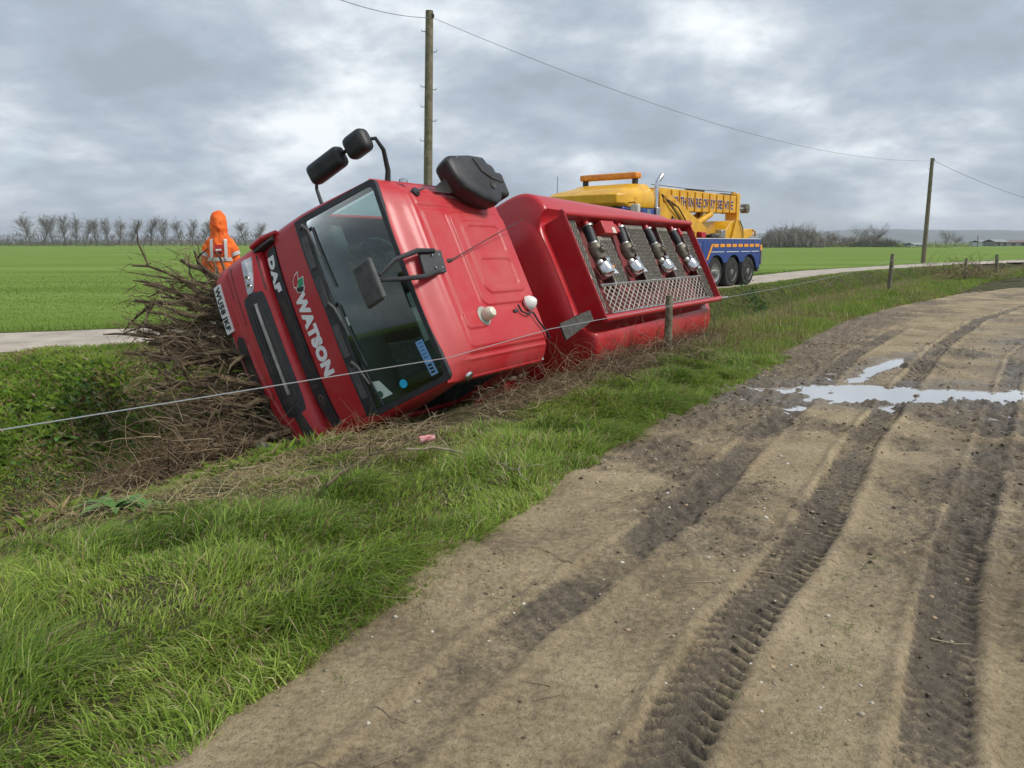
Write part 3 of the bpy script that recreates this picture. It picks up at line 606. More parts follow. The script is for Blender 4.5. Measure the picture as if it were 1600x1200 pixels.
for x0, xt, zt in ((.93, .25, 1.80), (.10, -.58, 1.80), (-.52, -.99, 1.79)):
    w = MB().tube([(x0, yf(x0, 1.66)+.05, 1.66), (x0+.02, yf(x0, 1.7)+.075, 1.70), (x0-.04, yf(x0, 1.73)+.06, 1.73), ((x0+xt)/2, yf((x0+xt)/2, 1.765)+.045, 1.765)], [.022, .02, .014, .009], 8).build('wiper_arm', GREYP, cab, smooth=True)
    MB().tube([(x0-.02, yf(x0-.02, 1.755)+.02, 1.755), ((x0+xt)/2, yf((x0+xt)/2, 1.775)+.024, 1.775), (xt, yf(xt, zt)+.02, zt)], .009, 6).build('blade', BLK, w)
# front red panel, strips, lettering
panel = slab(lin(-1.0, 1.02, 25), lambda x: 1.20+.02*abs(x)**3, lambda x: 1.585-.02*abs(x), .014, 'front_panel', RED, cab, th=.03)
V, F = text_mesh('WATSON', .182, .0135, 1.2, .0015, 1.10); V[:, 0] *= .885/(V[:, 0].max()-V[:, 0].min())
on_front(V, F, .37, 1.27, .018).build('lettering', LETTER, panel, fix=False)
def flat(poly, off, name, m, parent):
    return MB().add([(x, yf(x, z)+off, z) for x, z in poly], [tuple(range(len(poly)))]).build(name, m, parent, fix=False)
def lens(cx, cz, l, w, ang, k=1.): return [(cx+k*(l*math.cos(t)*math.cos(ang)-w*math.sin(t)*abs(math.sin(t))**.3*math.sin(ang)), cz+k*(l*math.cos(t)*math.sin(ang)+w*math.sin(t)*math.cos(ang))) for t in np.linspace(0, 2*math.pi, 14, endpoint=False)]
RB = mat('logo_red', (.5, .02, .03), .45); GN = mat('logo_green', (.02, .30, .14), .45); BK = mat('logo_black', (.01, .01, .01), .45)
# leaf emblem: three pointed petals outlined in white
for (q, m_) in (([(.585, 1.40), (.50, 1.375), (.455, 1.335), (.475, 1.30), (.53, 1.31), (.57, 1.35)], RB), ([(.515, 1.375), (.515, 1.455), (.44, 1.43), (.44, 1.35)], GN), ([(.455, 1.345), (.425, 1.43), (.385, 1.40), (.40, 1.33), (.44, 1.315)], BK)):
    cx = sum(a for a, b in q)/len(q); cz = sum(b for a, b in q)/len(q)
    em = flat([(cx+(a-cx)*1.22, cz+(b-cz)*1.22) for a, b in q], .0165+.0008*(m_ is GN), 'emblem', LETTER, panel); flat(q, .0185+.0008*(m_ is GN), 'emblem_fill', m_, em)
strip = slab(lin(-.97, .98, 29), lambda x: 1.0+.085*abs(x)**4, lambda x: 1.17+.035*abs(x)**4, .02, 'grille_strip', BLK, cab, th=.04)
V, F = text_mesh('DAF', .115, .008, 1.35, .004, 1.2); V[:, 0] *= .38/(V[:, 0].max()-V[:, 0].min()); V[:, 1] += -.11*(V[:, 0]-.30)*(V[:, 0] < .3)
on_front(V, F, .90, 1.035, .024).build('badge', LETTER, strip, fix=False)
V, F = text_mesh('CF', .09, .002, 1.1, .003); on_front(V, F, -.62, 1.06, .024).build('badge', CHROME, strip, fix=False)
# recessed long slot in the black strip
slab(lin(-.55, .42, 15), lambda x: 1.03, lambda x: 1.135, .026, 'strip_inset', GREYP if False else CHASS, strip, th=.01)
# bumper
def zlow(x): return float(np.interp(x, [-1.1, -.95, -.6, -.1, 1.1], [.66, .58, .41, .29, .27]))
def yb(x, z=0): return .225-.055*(abs(x)/1.0)**2.6
rows = [(0., -.07), (.05, -.015), (.30, .0), (.335, -.022), (.37, .0), (.62, -.004), (.82, -.03), (.93, -.075), (1., -.15)]
mb = MB(); rings = []
for t, o in rows:
    P = []
    cor = [(1.14, -.55), (1.145, -.25), (1.13, -.05), (1.09, .06), (1.03, .125)]
    for x, y in [(-a, b) for a, b in cor]: zl = zlow(x); P.append((x*(1+.0*o), y+o*.6, zl+(1.0-zl)*t))
    for x in np.linspace(-.97, .97, 33): zl = zlow(x); P.append((x, yb(x)+o, zl+(1.0-zl)*t))
    for x, y in cor[::-1]: zl = zlow(x); P.append((x, y+o*.6, zl+(1.0-zl)*t))
    rings.append(P)
mb.loft(rings, cap=False, closed=False); bump = mb.build('bumper', DUSTRED, tk, smooth=True); sm = bump.modifiers.new('t', 'SOLIDIFY'); sm.thickness = .02; sm.offset = -1
ybf = lambda x, z: yb(x)+float(np.interp((z-zlow(x))/(1-zlow(x)), [r[0] for r in rows], [r[1] for r in rows]))
def cap_fn(x0, x1, a, b, p=2.6):
    c = (x0+x1)/2; h = (x1-x0)/2; return (lambda x: (a+b)/2-(b-a)/2*(max(0, 1-(abs(x-c)/h)**p))**(1/p)), (lambda x: (a+b)/2+(b-a)/2*(max(0, 1-(abs(x-c)/h)**p))**(1/p))
lo, hi = cap_fn(-.74, .64, .675, .945, 7); gr = slab(lin(-.74, .64, 41), lo, hi, .008, 'lower_grille', BLK, bump, ybf)
lo2, hi2 = cap_fn(-.62, .52, .715, .905, 7); slab(lin(-.62, .52, 31), lo2, hi2, .014, 'grille_mesh', CHASS, gr, ybf)
slab(lin(-.50, .50, 17), lambda x: .825, lambda x: .850, .030, 'chrome_bar', STEEL, gr, ybf, nz=2)
for z in (.745, .78, .875): slab(lin(-.52, .5, 13), lambda x: z, lambda x: z+.012, .020, 'slat', BLK, gr, ybf, nz=2)
def lamp(sgn, broken):
    xs_ = [sgn*a for a in lin(.63, .99, 13)]; f0 = lambda x: .765+.03*(abs(x)-.63)/.36; f1 = lambda x: .825+.095*((abs(x)-.63)/.36)**.5
    if broken: return slab(xs_, f0, f1, .006, 'headlight_socket', CHASS, bump, ybf)
    h = slab(xs_, f0, f1, .010, 'headlight', mat('headlight_lens', (.42, .43, .44), .08, metal=.5, c2=(.70, .71, .72), vscale=7, var=.3), bump, ybf)
    for cx in (.70, .79): MB().lathe([(.036, 0), (.034, .006), (.02, .003)], (sgn*cx, ybf(cx, .81)+.008, .812), (0, 1, 0), 14).build('lamp_reflector', CHROME, h, smooth=True)
lamp(1, False); lamp(-1, True)
slab(lin(.69, .98, 9), lambda x: .515, lambda x: .535, .004, 'bumper_groove', CHASS, bump, ybf, nz=2)
lo3, hi3 = cap_fn(-.62, .31, .345, .495, 6); slab(lin(-.62, .31, 21), lambda x: max(lo3(x), zlow(x)+.035), lambda x: max(hi3(x), zlow(x)+.09), .004, 'lower_intake', CHASS, bump, ybf)
slab(lin(-1.0, .34, 21), lambda x: zlow(x)+.004, lambda x: zlow(x)+.034, .012, 'scuffed_lip', mat('lip_grey', (.30, .28, .25), .7, c2=(.42, .40, .37), vscale=20, var=.3), bump, ybf, nz=2)
slab(lin(.36, 1.0, 9), lambda x: .60, lambda x: .607, .003, 'panel_seam', CHASS, bump, ybf, nz=2)
slab(lin(.60, 1.0, 9), lambda x: .955, lambda x: .962, .003, 'panel_seam', CHASS, bump, ybf, nz=2)
# number plate
slab(lin(.385, .925, 9), lambda x: .272, lambda x: .385, .016, 'number_plate', mat('plate_white', (.80, .80, .78), .4), bump, lambda x, z: yb(x)-.005, nz=3)
pl = [o for o in tk.children[1].children if o.name.startswith('number_plate')] if len(tk.children) > 1 else []
V, F = text_mesh('WU58 JKF', .105, .0035, .92, .001, 1.08); V[:, 0] *= .485/(V[:, 0].max()-V[:, 0].min())
on_front(V, F, .90, .292, .0205, lambda x, z: yb(x)-.005).build('lettering', BK, pl[0] if pl else bump, fix=False)
# step recess on the upper corner
MB().loft([[(1.085, .05, .92), (1.02, .10, .93), (1.03, .085, 1.24), (1.09, .02, 1.22)], [(1.07, -.05, .94), (1.0, .02, .95), (1.01, .01, 1.22), (1.07, -.06, 1.20)]]).build('step_recess', CHASS, cab, bevel=.01)
MB().tube([(1.10, .06, .9), (1.12, .03, 1.07), (1.10, .0, 1.26)], [.03, .035, .025], 10).build('corner_deflector', RED, cab, smooth=True)
# interior
MB().prism([(-.10, 1.44), (-.10, 1.655), (-.30, 1.69), (-.55, 1.64), (-.60, 1.45)], 0, -1.0, 1.0).build('dashboard', DARKINT, cab, bevel=.04, seg=3)
MB().box((.12, -.52, 1.42), (.62, .30, .40)).build('centre_console', DARKINT, cab, bevel=.05)
for sx in (.52, -.52):
    s_ = MB().box((sx, -1.35, 1.78), (.50, .16, .85)).build('seat_back', SEATG, cab, bevel=.06, seg=3); MB().box((sx, -1.35, 2.29), (.28, .12, .2)).build('headrest', SEATG, s_, bevel=.05, seg=3)
    MB().box((sx, -1.08, 1.34), (.50, .50, .16)).build('seat_cushion', SEATG, cab, bevel=.05, seg=3)
an = np.linspace(0, 2*math.pi, 25); MB().tube([(.52+.23*math.cos(a), -.66-.13*math.sin(a), 1.80+.19*math.sin(a)) for a in an], .018, 8, False).build('steering_wheel', mat('wheel_grey', (.2, .22, .22), .5), cab, smooth=True)
MB().box((0, -1.93, 1.75), (2.1, .04, 1.5)).build('rear_wall', SEATG, cab)
MB().box((-.34, -.25, 2.43), (.50, .02, .15)).build('sun_visor', mat('visor_white', (.62, .62, .6), .6), cab, bevel=.01)
# crumpled hi-vis jacket inside the cab
u, v = np.meshgrid(np.linspace(0, 1, 26), np.linspace(0, 1, 26), indexing='ij'); dsp = fbm(u*5, v*5, 3)
me = mesh_np('coat', np.stack([.05+.55*u+.1*dsp, -.32-.2*v+.2*(dsp-.5), 1.74+.56*v*(1-.5*u)+.18*(fbm(u*7+3, v*7, 3)-.5)], -1), grid_quads(26, 26), smooth=True)
m_ = mat('coat_cloth', (.012, .022, .10), .8, c2=(.30, .20, .02), vscale=5, var=.2); ct = link('coat', me, m_, cab)
# stickers on the glass
def sticker(poly, name, m, off=.010): return MB().add([(x, yf(x, z)+off, z) for x, z in poly], [tuple(range(len(poly)))]).build(name, m, ws, fix=False)
stk = sticker([(-.58, 2.37), (-.58, 2.45), (-.80, 2.46), (-.80, 2.38)], 'sticker', mat('sticker_blue', (.16, .36, .62), .5)); 
stk2 = sticker([(-.80, 2.38), (-.80, 2.46), (-.93, 2.465), (-.93, 2.385)], 'sticker', mat('sticker_blue', (.16, .36, .62), .5))
for k in range(3): sticker([(-.82-.035*k, 2.40), (-.82-.035*k, 2.44), (-.84-.035*k, 2.445), (-.84-.035*k, 2.395)], 'sticker_print', BK, .012)
for k in range(5): sticker([(-.60-.036*k, 2.39), (-.60-.036*k, 2.437), (-.612-.036*k, 2.437), (-.612-.036*k, 2.39)], 'sticker_print', mat('sticker_dark_blue', (.05, .14, .34), .5), .012)
sticker([(-.885+.042*math.cos(a), 2.08+.042*math.sin(a)) for a in np.linspace(0, 6.283, 20, endpoint=False)], 'round_sticker', mat('sticker_cyan', (.01, .42, .72), .5))
sticker([(-.74, 1.76), (-.76, 1.85), (-.93, 1.93), (-.93, 1.79)], 'paper_notice', mat('paper_pale', (.52, .62, .56), .7))
sticker([(-.885+.034*math.cos(a), 1.80+.034*math.sin(a)) for a in np.linspace(0, 6.283, 16, endpoint=False)], 'notice_seal', mat('seal_green', (.03, .10, .05), .5), .012)
sticker([(-.06, 1.745), (-.06, 1.79), (-.15, 1.79), (-.15, 1.745)], 'paper_tag', mat('paper_pale', (.52, .62, .56), .7))
# roof furniture
b_ = MB().lathe([(.10, -.01), (.10, .022), (.085, .03)], (-.51, -.84, 2.685), (0, 0, 1), 22).build('beacon_base', mat('beacon_grey', (.34, .33, .28), .5), roof, smooth=True)
MB().lathe([(.06, .0), (.066, .03), (.064, .08), (.045, .115), (.012, .128)], (-.51, -.84, 2.71), (0, 0, 1), 20).build('beacon_dome', mat('beacon_cream', (.70, .66, .52), .3), b_, smooth=True)
cp = MB().lathe([(.06, 0), (.085, .03), (.08, .07), (.045, .115), (.01, .135)], (-.44, -1.72, 2.68), (0, -.25, 1), 20).build('satellite_dome', WHT, roof, smooth=True)
MB().tube([(-.44, -1.5, 2.72), (-.52, -1.52, 2.72), (-.56, -1.6, 2.73), (-.55, -1.72, 2.73), (-.66, -1.78, 2.72), (-.80, -1.90, 2.70), (-.86, -1.97, 2.66)], .011, 6).build('cable', BLK, cp)
MB().box((-.5, -1.44, 2.70), (.03, .07, .02)).build('cable_clip', BLK, cp)
ant = MB().lathe([(.024, 0), (.02, .03), (.012, .06)], (.09, -.61, 2.68), (.1, -.55, .5), 12).build('aerial', BLK, roof, smooth=True)
MB().tube([(.095, -.65, 2.72), (.30, -1.35, 2.80), (.50, -2.05, 2.86)], [.006, .005, .004], 6).build('rod', BLK, ant)
cn = MB().lathe([(.05, 0), (.045, .03), (.02, .05)], (.84, -.56, 2.66), (0, 0, 1), 14).build('roof_aerial', BLK, roof, smooth=True); MB().tube([(.84, -.56, 2.69), (.87, -.66, 2.72)], .012, 6).build('stub', BLK, cn)
for (x, y, z) in ((1.0, -.56, 2.575), (-1.035, -.42, 2.56)):
    l_ = MB().lathe([(.05, 0), (.045, .025), (.02, .04)], (x, y, z), (1 if x > 0 else -1, 0, .6), 12).build('marker_lamp', CHROME, roof, smooth=True)
# front blind-spot mirror: base plate on the roof, two arms, square head
bp = MB().loft([[(.20, -.24, 2.655), (-.05, -.20, 2.655), (-.03, -.50, 2.69), (.20, -.54, 2.69)], [(.20, -.24, 2.685), (-.05, -.20, 2.685), (-.03, -.50, 2.72), (.20, -.54, 2.72)]]).build('mirror_bracket', BLK, cab, bevel=.008)
for x, y in ((.15, -.38), (.02, -.36), (.15, -.48), (.02, -.46)): MB().lathe([(.012, 0), (.01, .01)], (x, y, 2.708), (0, 0, 1), 8).build('bolt', CHROME, bp)
for pts in ([(.19, -.42, 2.72), (.20, -.20, 2.70), (.13, .12, 2.66), (.03, .27, 2.56)], [(-.02, -.38, 2.72), (-.06, -.16, 2.70), (-.05, .12, 2.64), (.0, .27, 2.52)]):
    MB().tube(pts, [.024, .026, .022, .018], 8).build('mirror_arm', BLK, bp, smooth=True)
mh = MB().box((.0, .32, 2.46), (.40, .06, .27), Matrix.Rotation(R_(-8), 3, 'X')).build('front_mirror', GREYP, cab, bevel=.04, seg=4)
# offside mirrors (stacked housings on a tubular arm)
def housing(c, d, name, tilt):
    o = MB().box((0, 0, 0), d).build(name, BLK, cab, bevel=min(d)*.38, seg=4); o.location = c; o.rotation_euler = tilt; return o
housing((1.40, -.14, 2.10), (.21, .16, .46), 'mirror_housing', (R_(4), 0, R_(8))); housing((1.40, -.18, 2.52), (.23, .17, .27), 'wide_angle_housing', (R_(4), 0, R_(8)))
MB().tube([(1.02, -.42, 2.50), (1.12, -.42, 2.56), (1.28, -.34, 2.66), (1.38, -.26, 2.68), (1.41, -.2, 2.58), (1.42, -.17, 2.32), (1.41, -.2, 1.86), (1.33, -.24, 1.77), (1.14, -.22, 1.78)], [.03, .026, .021, .02, .02, .02, .018, .017, .02], 8).build('mirror_stay', BLK, cab, smooth=True)
# air intake snorkel
prof = [(1.11, -.94), (1.17, -1.02), (1.215, -1.38), (1.22, -1.66), (1.15, -1.70), (1.12, -1.80), (.90, -1.85), (.70, -1.72), (.645, -1.60), (.69, -1.36), (.80, -1.08), (.96, -.97)]
rings = [[(.98+(x-.98)*k, -1.42+(y+1.42)*k, z) for x, y in prof] for z, k in ((2.68, .84), (2.72, .93), (2.84, .99), (2.90, .97), (2.925, .84))]
sk = MB().loft(rings).build('air_intake', BLK, tk, smooth=True); b = sk.modifiers.new('b', 'BEVEL'); b.width = .025; b.segments = 3; b.limit_method = 'ANGLE'; b.angle_limit = R_(30)
MB().tube([(1.16, -1.40, 2.925), (1.02, -1.48, 2.93), (.94, -1.64, 2.93), (.92, -1.84, 2.92)], .012, 6).build('seam', CHASS, sk)
MB().lathe([(.05, 0), (.045, .012), (.02, .004)], (.86, -1.60, 2.924), (0, 0, 1), 14).build('drain_hole', CHASS, sk)
for p in ((1.14, -1.12, 2.915), (1.17, -1.55, 2.915)): MB().lathe([(.012, 0), (.009, .01)], p, (.2, 0, 1), 8).build('rivet', CHROME, sk)
MB().loft([[(.92, -.90, 2.675), (.86, -.92, 2.675), (.80, -1.22, 2.80), (1.02, -1.05, 2.86)], [(.93, -.93, 2.70), (.88, -.95, 2.70), (.82, -1.25, 2.83), (1.02, -1.08, 2.89)]]).build('intake_bracket', GREYP, sk, bevel=.006)
MB().box((1.02, -2.12, 2.0), (.30, .22, 1.5)).build('intake_duct', BLK, sk, bevel=.04)
# windows on the doors
for sx in (1, -1):
    P = np.array([(aw(1.63)*sx, -.50, 1.63), (aw(1.63)*sx, -1.30, 1.63), (aw(2.39)*sx, -1.30, 2.39), (aw(2.39)*sx, -.50, 2.39)]); P[:, 0] -= .012*sx
    MB().add(P, [(0, 1, 2, 3)]).build('door_window', glassmat('door_glass', (.72, .86, .83), .02), cab, fix=False)
    MB().box((sx*1.155, -1.15, 1.45), (.02, .22, .05)).build('door_handle', BLK, cab, bevel=.006)

# tank
def section(y, hw, zt, zb, p, n=56):
    c = (zt+zb)/2; h = (zt-zb)/2; P = []
    for k in range(n):
        t = 2*math.pi*k/n; cs, sn = math.cos(t), math.sin(t)
        x = hw*math.copysign(abs(cs)**(2/p), cs); z = c+h*math.copysign(abs(sn)**(2/p), sn)
        P.append((x, y, min(z, 2.36+.30*float(sstep(.76, 1.02, abs(x))))))
    return P
rings = []
for y, k in ((-3.30, .10), (-3.305, .45), (-3.32, .70), (-3.345, .735), (-3.35, .76), (-3.39, .955), (-3.41, .985), (-3.44, .998)): rings.append(section(y, 1.275*k, 1.70+.86*k, 1.70-.78*k, 4.4, 120))
for t in np.linspace(0, 1, 9): rings.append(section(-3.46-5.0*t, 1.275-.02*t, 2.56-.14*t, .92, 4.4-.8*t, 120))
for y, k in ((-8.52, .99), (-8.60, .93), (-8.66, .8), (-8.70, .4), (-8.705, .1)): rings.append(section(y, 1.25*k, 1.66+.75*k, 1.66-.73*k, 3.6, 120))
tank = MB().loft(rings).build('tank', RED, tk, smooth=True)
# coaming (rollover box) around the lids
Y0, Y1, CW = -3.5, -8.34, .72
cm = MB().box((CW, (Y0+Y1)/2, 2.50), (.02, Y0-Y1, .36)).build('coaming', RED, tk)
MB().box((-CW, (Y0+Y1)/2, 2.50), (.02, Y0-Y1-.002, .36)).build('coaming_wall', RED, cm)
MB().box((0, Y0, 2.515), (2*CW-.02, .02, .36)).build('coaming_wall', RED, cm); MB().box((0, Y1, 2.48), (2*CW-.02, .02, .40)).build('coaming_wall', RED, cm)
for sx in (1, -1): MB().tube([(sx*(CW+.03), Y0+.02, 2.66), (sx*(CW+.03), Y1-.06, 2.66)], .045, 12).build('top_rail', RED, cm, smooth=True)
MB().tube([(-CW, Y0, 2.675), (CW, Y0, 2.675)], .014, 8).build('edge_bead', RED, cm, smooth=True)
MB().box((0, (Y0+Y1)/2, 2.40), (2*CW-.04, Y0-Y1-.04, .02)).build('tank_top', mat('tank_top_red', (.22, .02, .025), .7, c2=(.14, .05, .04), vscale=6), cm)
# grit walkway plates, ribbed
def plate(x0, x1, y0, y1, skew=0.):
    p_ = MB().loft([[(x1, y0, z), (x1, y1, z), (x0, y1+skew, z), (x0, y0+skew, z)] for z in (2.56, 2.58)]).build('walkway_plate', GRIP, tk)
    mbr = MB(); j = 0; xx = x0+.05
    while xx < x1-.04:
        yy = y1+.03+(.025 if j % 2 else 0)
        while yy < y0-.02: mbr.box((xx, yy+skew*(x1-xx)/(x1-x0), 2.583), (.055, .014, .010)); yy += .05
        xx += .06; j += 1
    tag(mbr.build('tread_pattern', mat('grit_dark', (.07, .062, .05), .9), p_), kind='stuff')
plate(-.66, .70, -3.62, -3.95, .12); plate(-.27, .47, -4.43, -4.87); plate(-.30, .68, -5.58, -6.24); plate(-.31, .67, -6.86, -7.32); plate(-.70, .62, -7.97, -8.30)
# four loading valves
def valve(y, dy):
    c = lambda f: y+dy*f; v_ = MB().tube([(.74, c(0), 2.55), (.60, c(.08), 2.57)], .055, 12).build('vapour_pipe', RED, tk, smooth=True)
    MB().tube([(.62, c(.06), 2.565), (.50, c(.2), 2.58), (.36, c(.36), 2.585)], [.072, .074, .068], 14).build('hose', mat('hose_rubber', (.02, .024, .028), .55), v_, smooth=True)
    for f, x in ((.06, .62), (.38, .35)): MB().lathe([(.076, -.015), (.08, -.012), (.08, .012), (.076, .015)], (x, c(f), 2.58), (-1, dy*.5, 0), 14).build('hose_clamp', STEEL, v_, smooth=True)
    bd = MB().lathe([(.07, 0), (.095, .03), (.10, .10), (.085, .19), (.06, .24)], (.35, c(.38), 2.585), (-1, dy*.55, .05), 14).build('valve_body', BRASS, v_, smooth=True)
    MB().lathe([(.055, 0), (.05, .05), (.03, .07)], (.22, c(.5), 2.66), (0, 0, 1), 12).build('valve_bonnet', BRASS, bd, smooth=True)
    MB().tube([(.19, c(.5)-.09, 2.70), (.24, c(.5), 2.735), (.28, c(.5)+.06, 2.72)], .014, 6).build('lever', STEEL, bd, smooth=True)
    MB().lathe([(.05, 0), (.055, .05), (.04, .08)], (.08, c(.5)-.13, 2.60), (.2, -1, .3), 12).build('breather', CHROME, bd, smooth=True)
    MB().lathe([(.045, 0), (.06, .03), (.05, .08), (.02, .1)], (.05, c(.55)+.10, 2.60), (-.3, .6, .8), 12).build('vent_cap', STEEL, bd, smooth=True)
    ld = MB().lathe([(.11, 0), (.13, .02), (.13, .14), (.11, .18), (.05, .2)], (.02, c(.78), 2.60), (-1, dy*.2, .25), 18).build('manlid', CHROME, v_, smooth=True)
    MB().box((-.06, c(.8)-.16, 2.66), (.20, .16, .02), Matrix.Rotation(R_(20), 3, 'Y')).build('id_plate', mat('plate_grey', (.45, .49, .52), .5), ld, bevel=.003); return ld
lids = [valve(y, d) for y, d in ((-4.28, .17), (-5.36, .22), (-6.42, -.02), (-7.57, -.08))]
MB().add([(-.02, -4.30, 2.69), (-.02, -4.38, 2.69), (-.12, -4.38, 2.655), (-.12, -4.30, 2.655)], [(0, 1, 2, 3)]).build('hazard_label', mat('label_orange', (.75, .25, .02), .5), lids[0], fix=False)
bx_ = MB().box((.58, -4.78, 2.585), (.20, .42, .17)).build('junction_box', RED, tk, bevel=.012); MB().box((.53, -4.88, 2.673), (.09, .11, .006)).build('label_plate', mat('label_cream', (.6, .55, .45), .6), bx_)
for y in (-5.16, -7.86): MB().tube([(.66, y, 2.58), (.52, y+.02, 2.60)], [.035, .05], 10).build('relief_valve', RED, tk, smooth=True)
tb = MB().tube([(.14, -3.56, 2.62), (-.18, -3.60, 2.62)], .035, 10).build('dip_tube', WHT, tk, smooth=True); MB().tube([(.32, -3.52, 2.62), (.14, -3.56, 2.62)], .018, 8).build('tube_cap', STEEL, tb)
# folded handrail of diamond mesh lying along the lids
mx0, mx1, my0, my1 = -.68, -.27, -3.86, -7.92; cy = .17; nx = 4; ny = int((my0-my1)/cy); V = []; E_ = []
vid = {}
def vv(i, j):
    if (i, j) not in vid: vid[(i, j)] = len(V); V.append((mx0+(mx1-mx0)*i/(2*nx), my0-cy*j/2, 2.615))
    return vid[(i, j)]
for i in range(2*nx):
    for j in range(2*ny):
        if (i+j) % 2 == 0: E_.append((vv(i, j), vv(i+1, j+1)))
        else: E_.append((vv(i+1, j), vv(i, j+1)))
    
# strips swept along every lattice edge, sharing the lattice points so the sheet stays one piece
bmn = bmesh.new(); vs = [bmn.verts.new(p) for p in V]
for a, b in set(E_): bmn.edges.new((vs[a], vs[b]))
me = bpy.data.meshes.new('mesh_handrail'); bmn.to_mesh(me); bmn.free(); hr = link('mesh_handrail', me, mat('mesh_steel', (.40, .36, .31), .5, metal=.5, var=.3, vscale=9), tk)
sk_ = hr.modifiers.new('skin', 'SKIN'); sk_.use_smooth_shade = True
for sv_ in me.skin_vertices[0].data: sv_.radius = (.008, .008)
for pts in ([(mx0, my0, 2.62), (mx0, my1, 2.62)], [(mx1, my0, 2.62), (mx1, my1, 2.62)]): MB().tube(pts, .014, 8).build('handrail_bar', STEEL, hr, smooth=True)
MB().tube([(-.76, -8.25, 2.70), (-.76, -8.62, 2.70)], .022, 8).build('handrail_pivot', STEEL, tk, smooth=True)
# side lip (spill tray edge) and step bracket
st_ = MB().loft([[(-.69, -2.46, z), (-.90, -2.46, z), (-.72, -3.34, z), (-.58, -3.34, z)] for z in (2.56, 2.585)]).build('step_tread', mat('step_grip', (.04, .038, .033), .95, c2=(.09, .085, .075), vscale=30, var=.3), tk, bevel=.003)
MB().loft([[(-.60, -3.10, z), (-.72, -3.10, z), (-.72, -3.36, z), (-.58, -3.36, z)] for z in (2.44, 2.555)]).build('step_box', CHASS, st_)
for y in (-7.2, -8.0): MB().box((-.735, y, 2.56), (.006, .10, .03), Matrix.Rotation(R_(25), 3, 'X')).build('drain_slot', STEEL, tk)
# chassis, axles, wheels, underbody
for sx in (.42, -.42): MB().box((sx, -4.35, .80), (.09, 8.4, .26)).build('chassis_rail', CHASS, tk)
MB().box((0, -3.3+.65, 1.1), (1.5, .5, 1.0)).build('pump_cabinet', RED, tk, bevel=.03)
MB().box((.95, -3.5, .75), (.45, 1.1, .55)).build('fuel_tank', STEEL, tk, bevel=.08, seg=3)
MB().box((-.98, -3.9, .80), (.40, 1.6, .60)).build('locker', RED, tk, bevel=.02)
MB().box((0, -8.62, .75), (2.3, .12, .2)).build('rear_bumper', CHASS, tk, bevel=.02)
MB().box((0, -.6, .75), (1.0, 1.2, .45)).build('engine', CHASS, tk, bevel=.05)
def wheel(x, y, parent, r=.5, w=.28, dual=False, z=None):
    sx = 1 if x > 0 else -1; z = r if z is None else z
    ty = MB().lathe([(r*.60, -w/2), (r*.93, -w/2), (r, -w*.38), (r, w*.38), (r*.93, w/2), (r*.60, w/2)], (x, y, z), (1, 0, 0), 28).build('wheel', RUB, parent, smooth=True)
    d = .09 if dual else .02
    MB().lathe([(r*.60, -.02), (r*.60, .02), (r*.52, .02-d), (r*.22, .03-d), (r*.2, .10-d), (r*.05, .11-d)] , (x+sx*w/2, y, z), (sx, 0, 0), 24).build('rim', STEEL, ty, smooth=True)
    for k in range(8): a = k*math.pi/4; MB().lathe([(.018, 0), (.016, .03)], (x+sx*(w/2+.03-d), y+r*.33*math.cos(a), z+r*.33*math.sin(a)), (sx, 0, 0), 6).build('wheel_nut', CHROME, ty)
    return ty
for sx in (1, -1): wheel(sx*.98, -1.05, tk); wheel(sx*.92, -6.6, tk, w=.52, dual=True); wheel(sx*.98, -7.85, tk, w=.30)
for y in (-1.05, -6.6, -7.85): MB().tube([(-.9, y, .5), (.9, y, .5)], .07, 8).build('axle', CHASS, tk)
# hanging torn bumper end and mudguard
MB().loft([[(-.98, -.5, .55), (-1.13, -.5, .6), (-1.15, .0, .85), (-1.0, .05, .75)], [(-.98, -.5, .58), (-1.10, -.5, .63), (-1.13, .0, .88), (-1.0, .05, .80)]]).build('torn_mudguard', GREYP, tk)

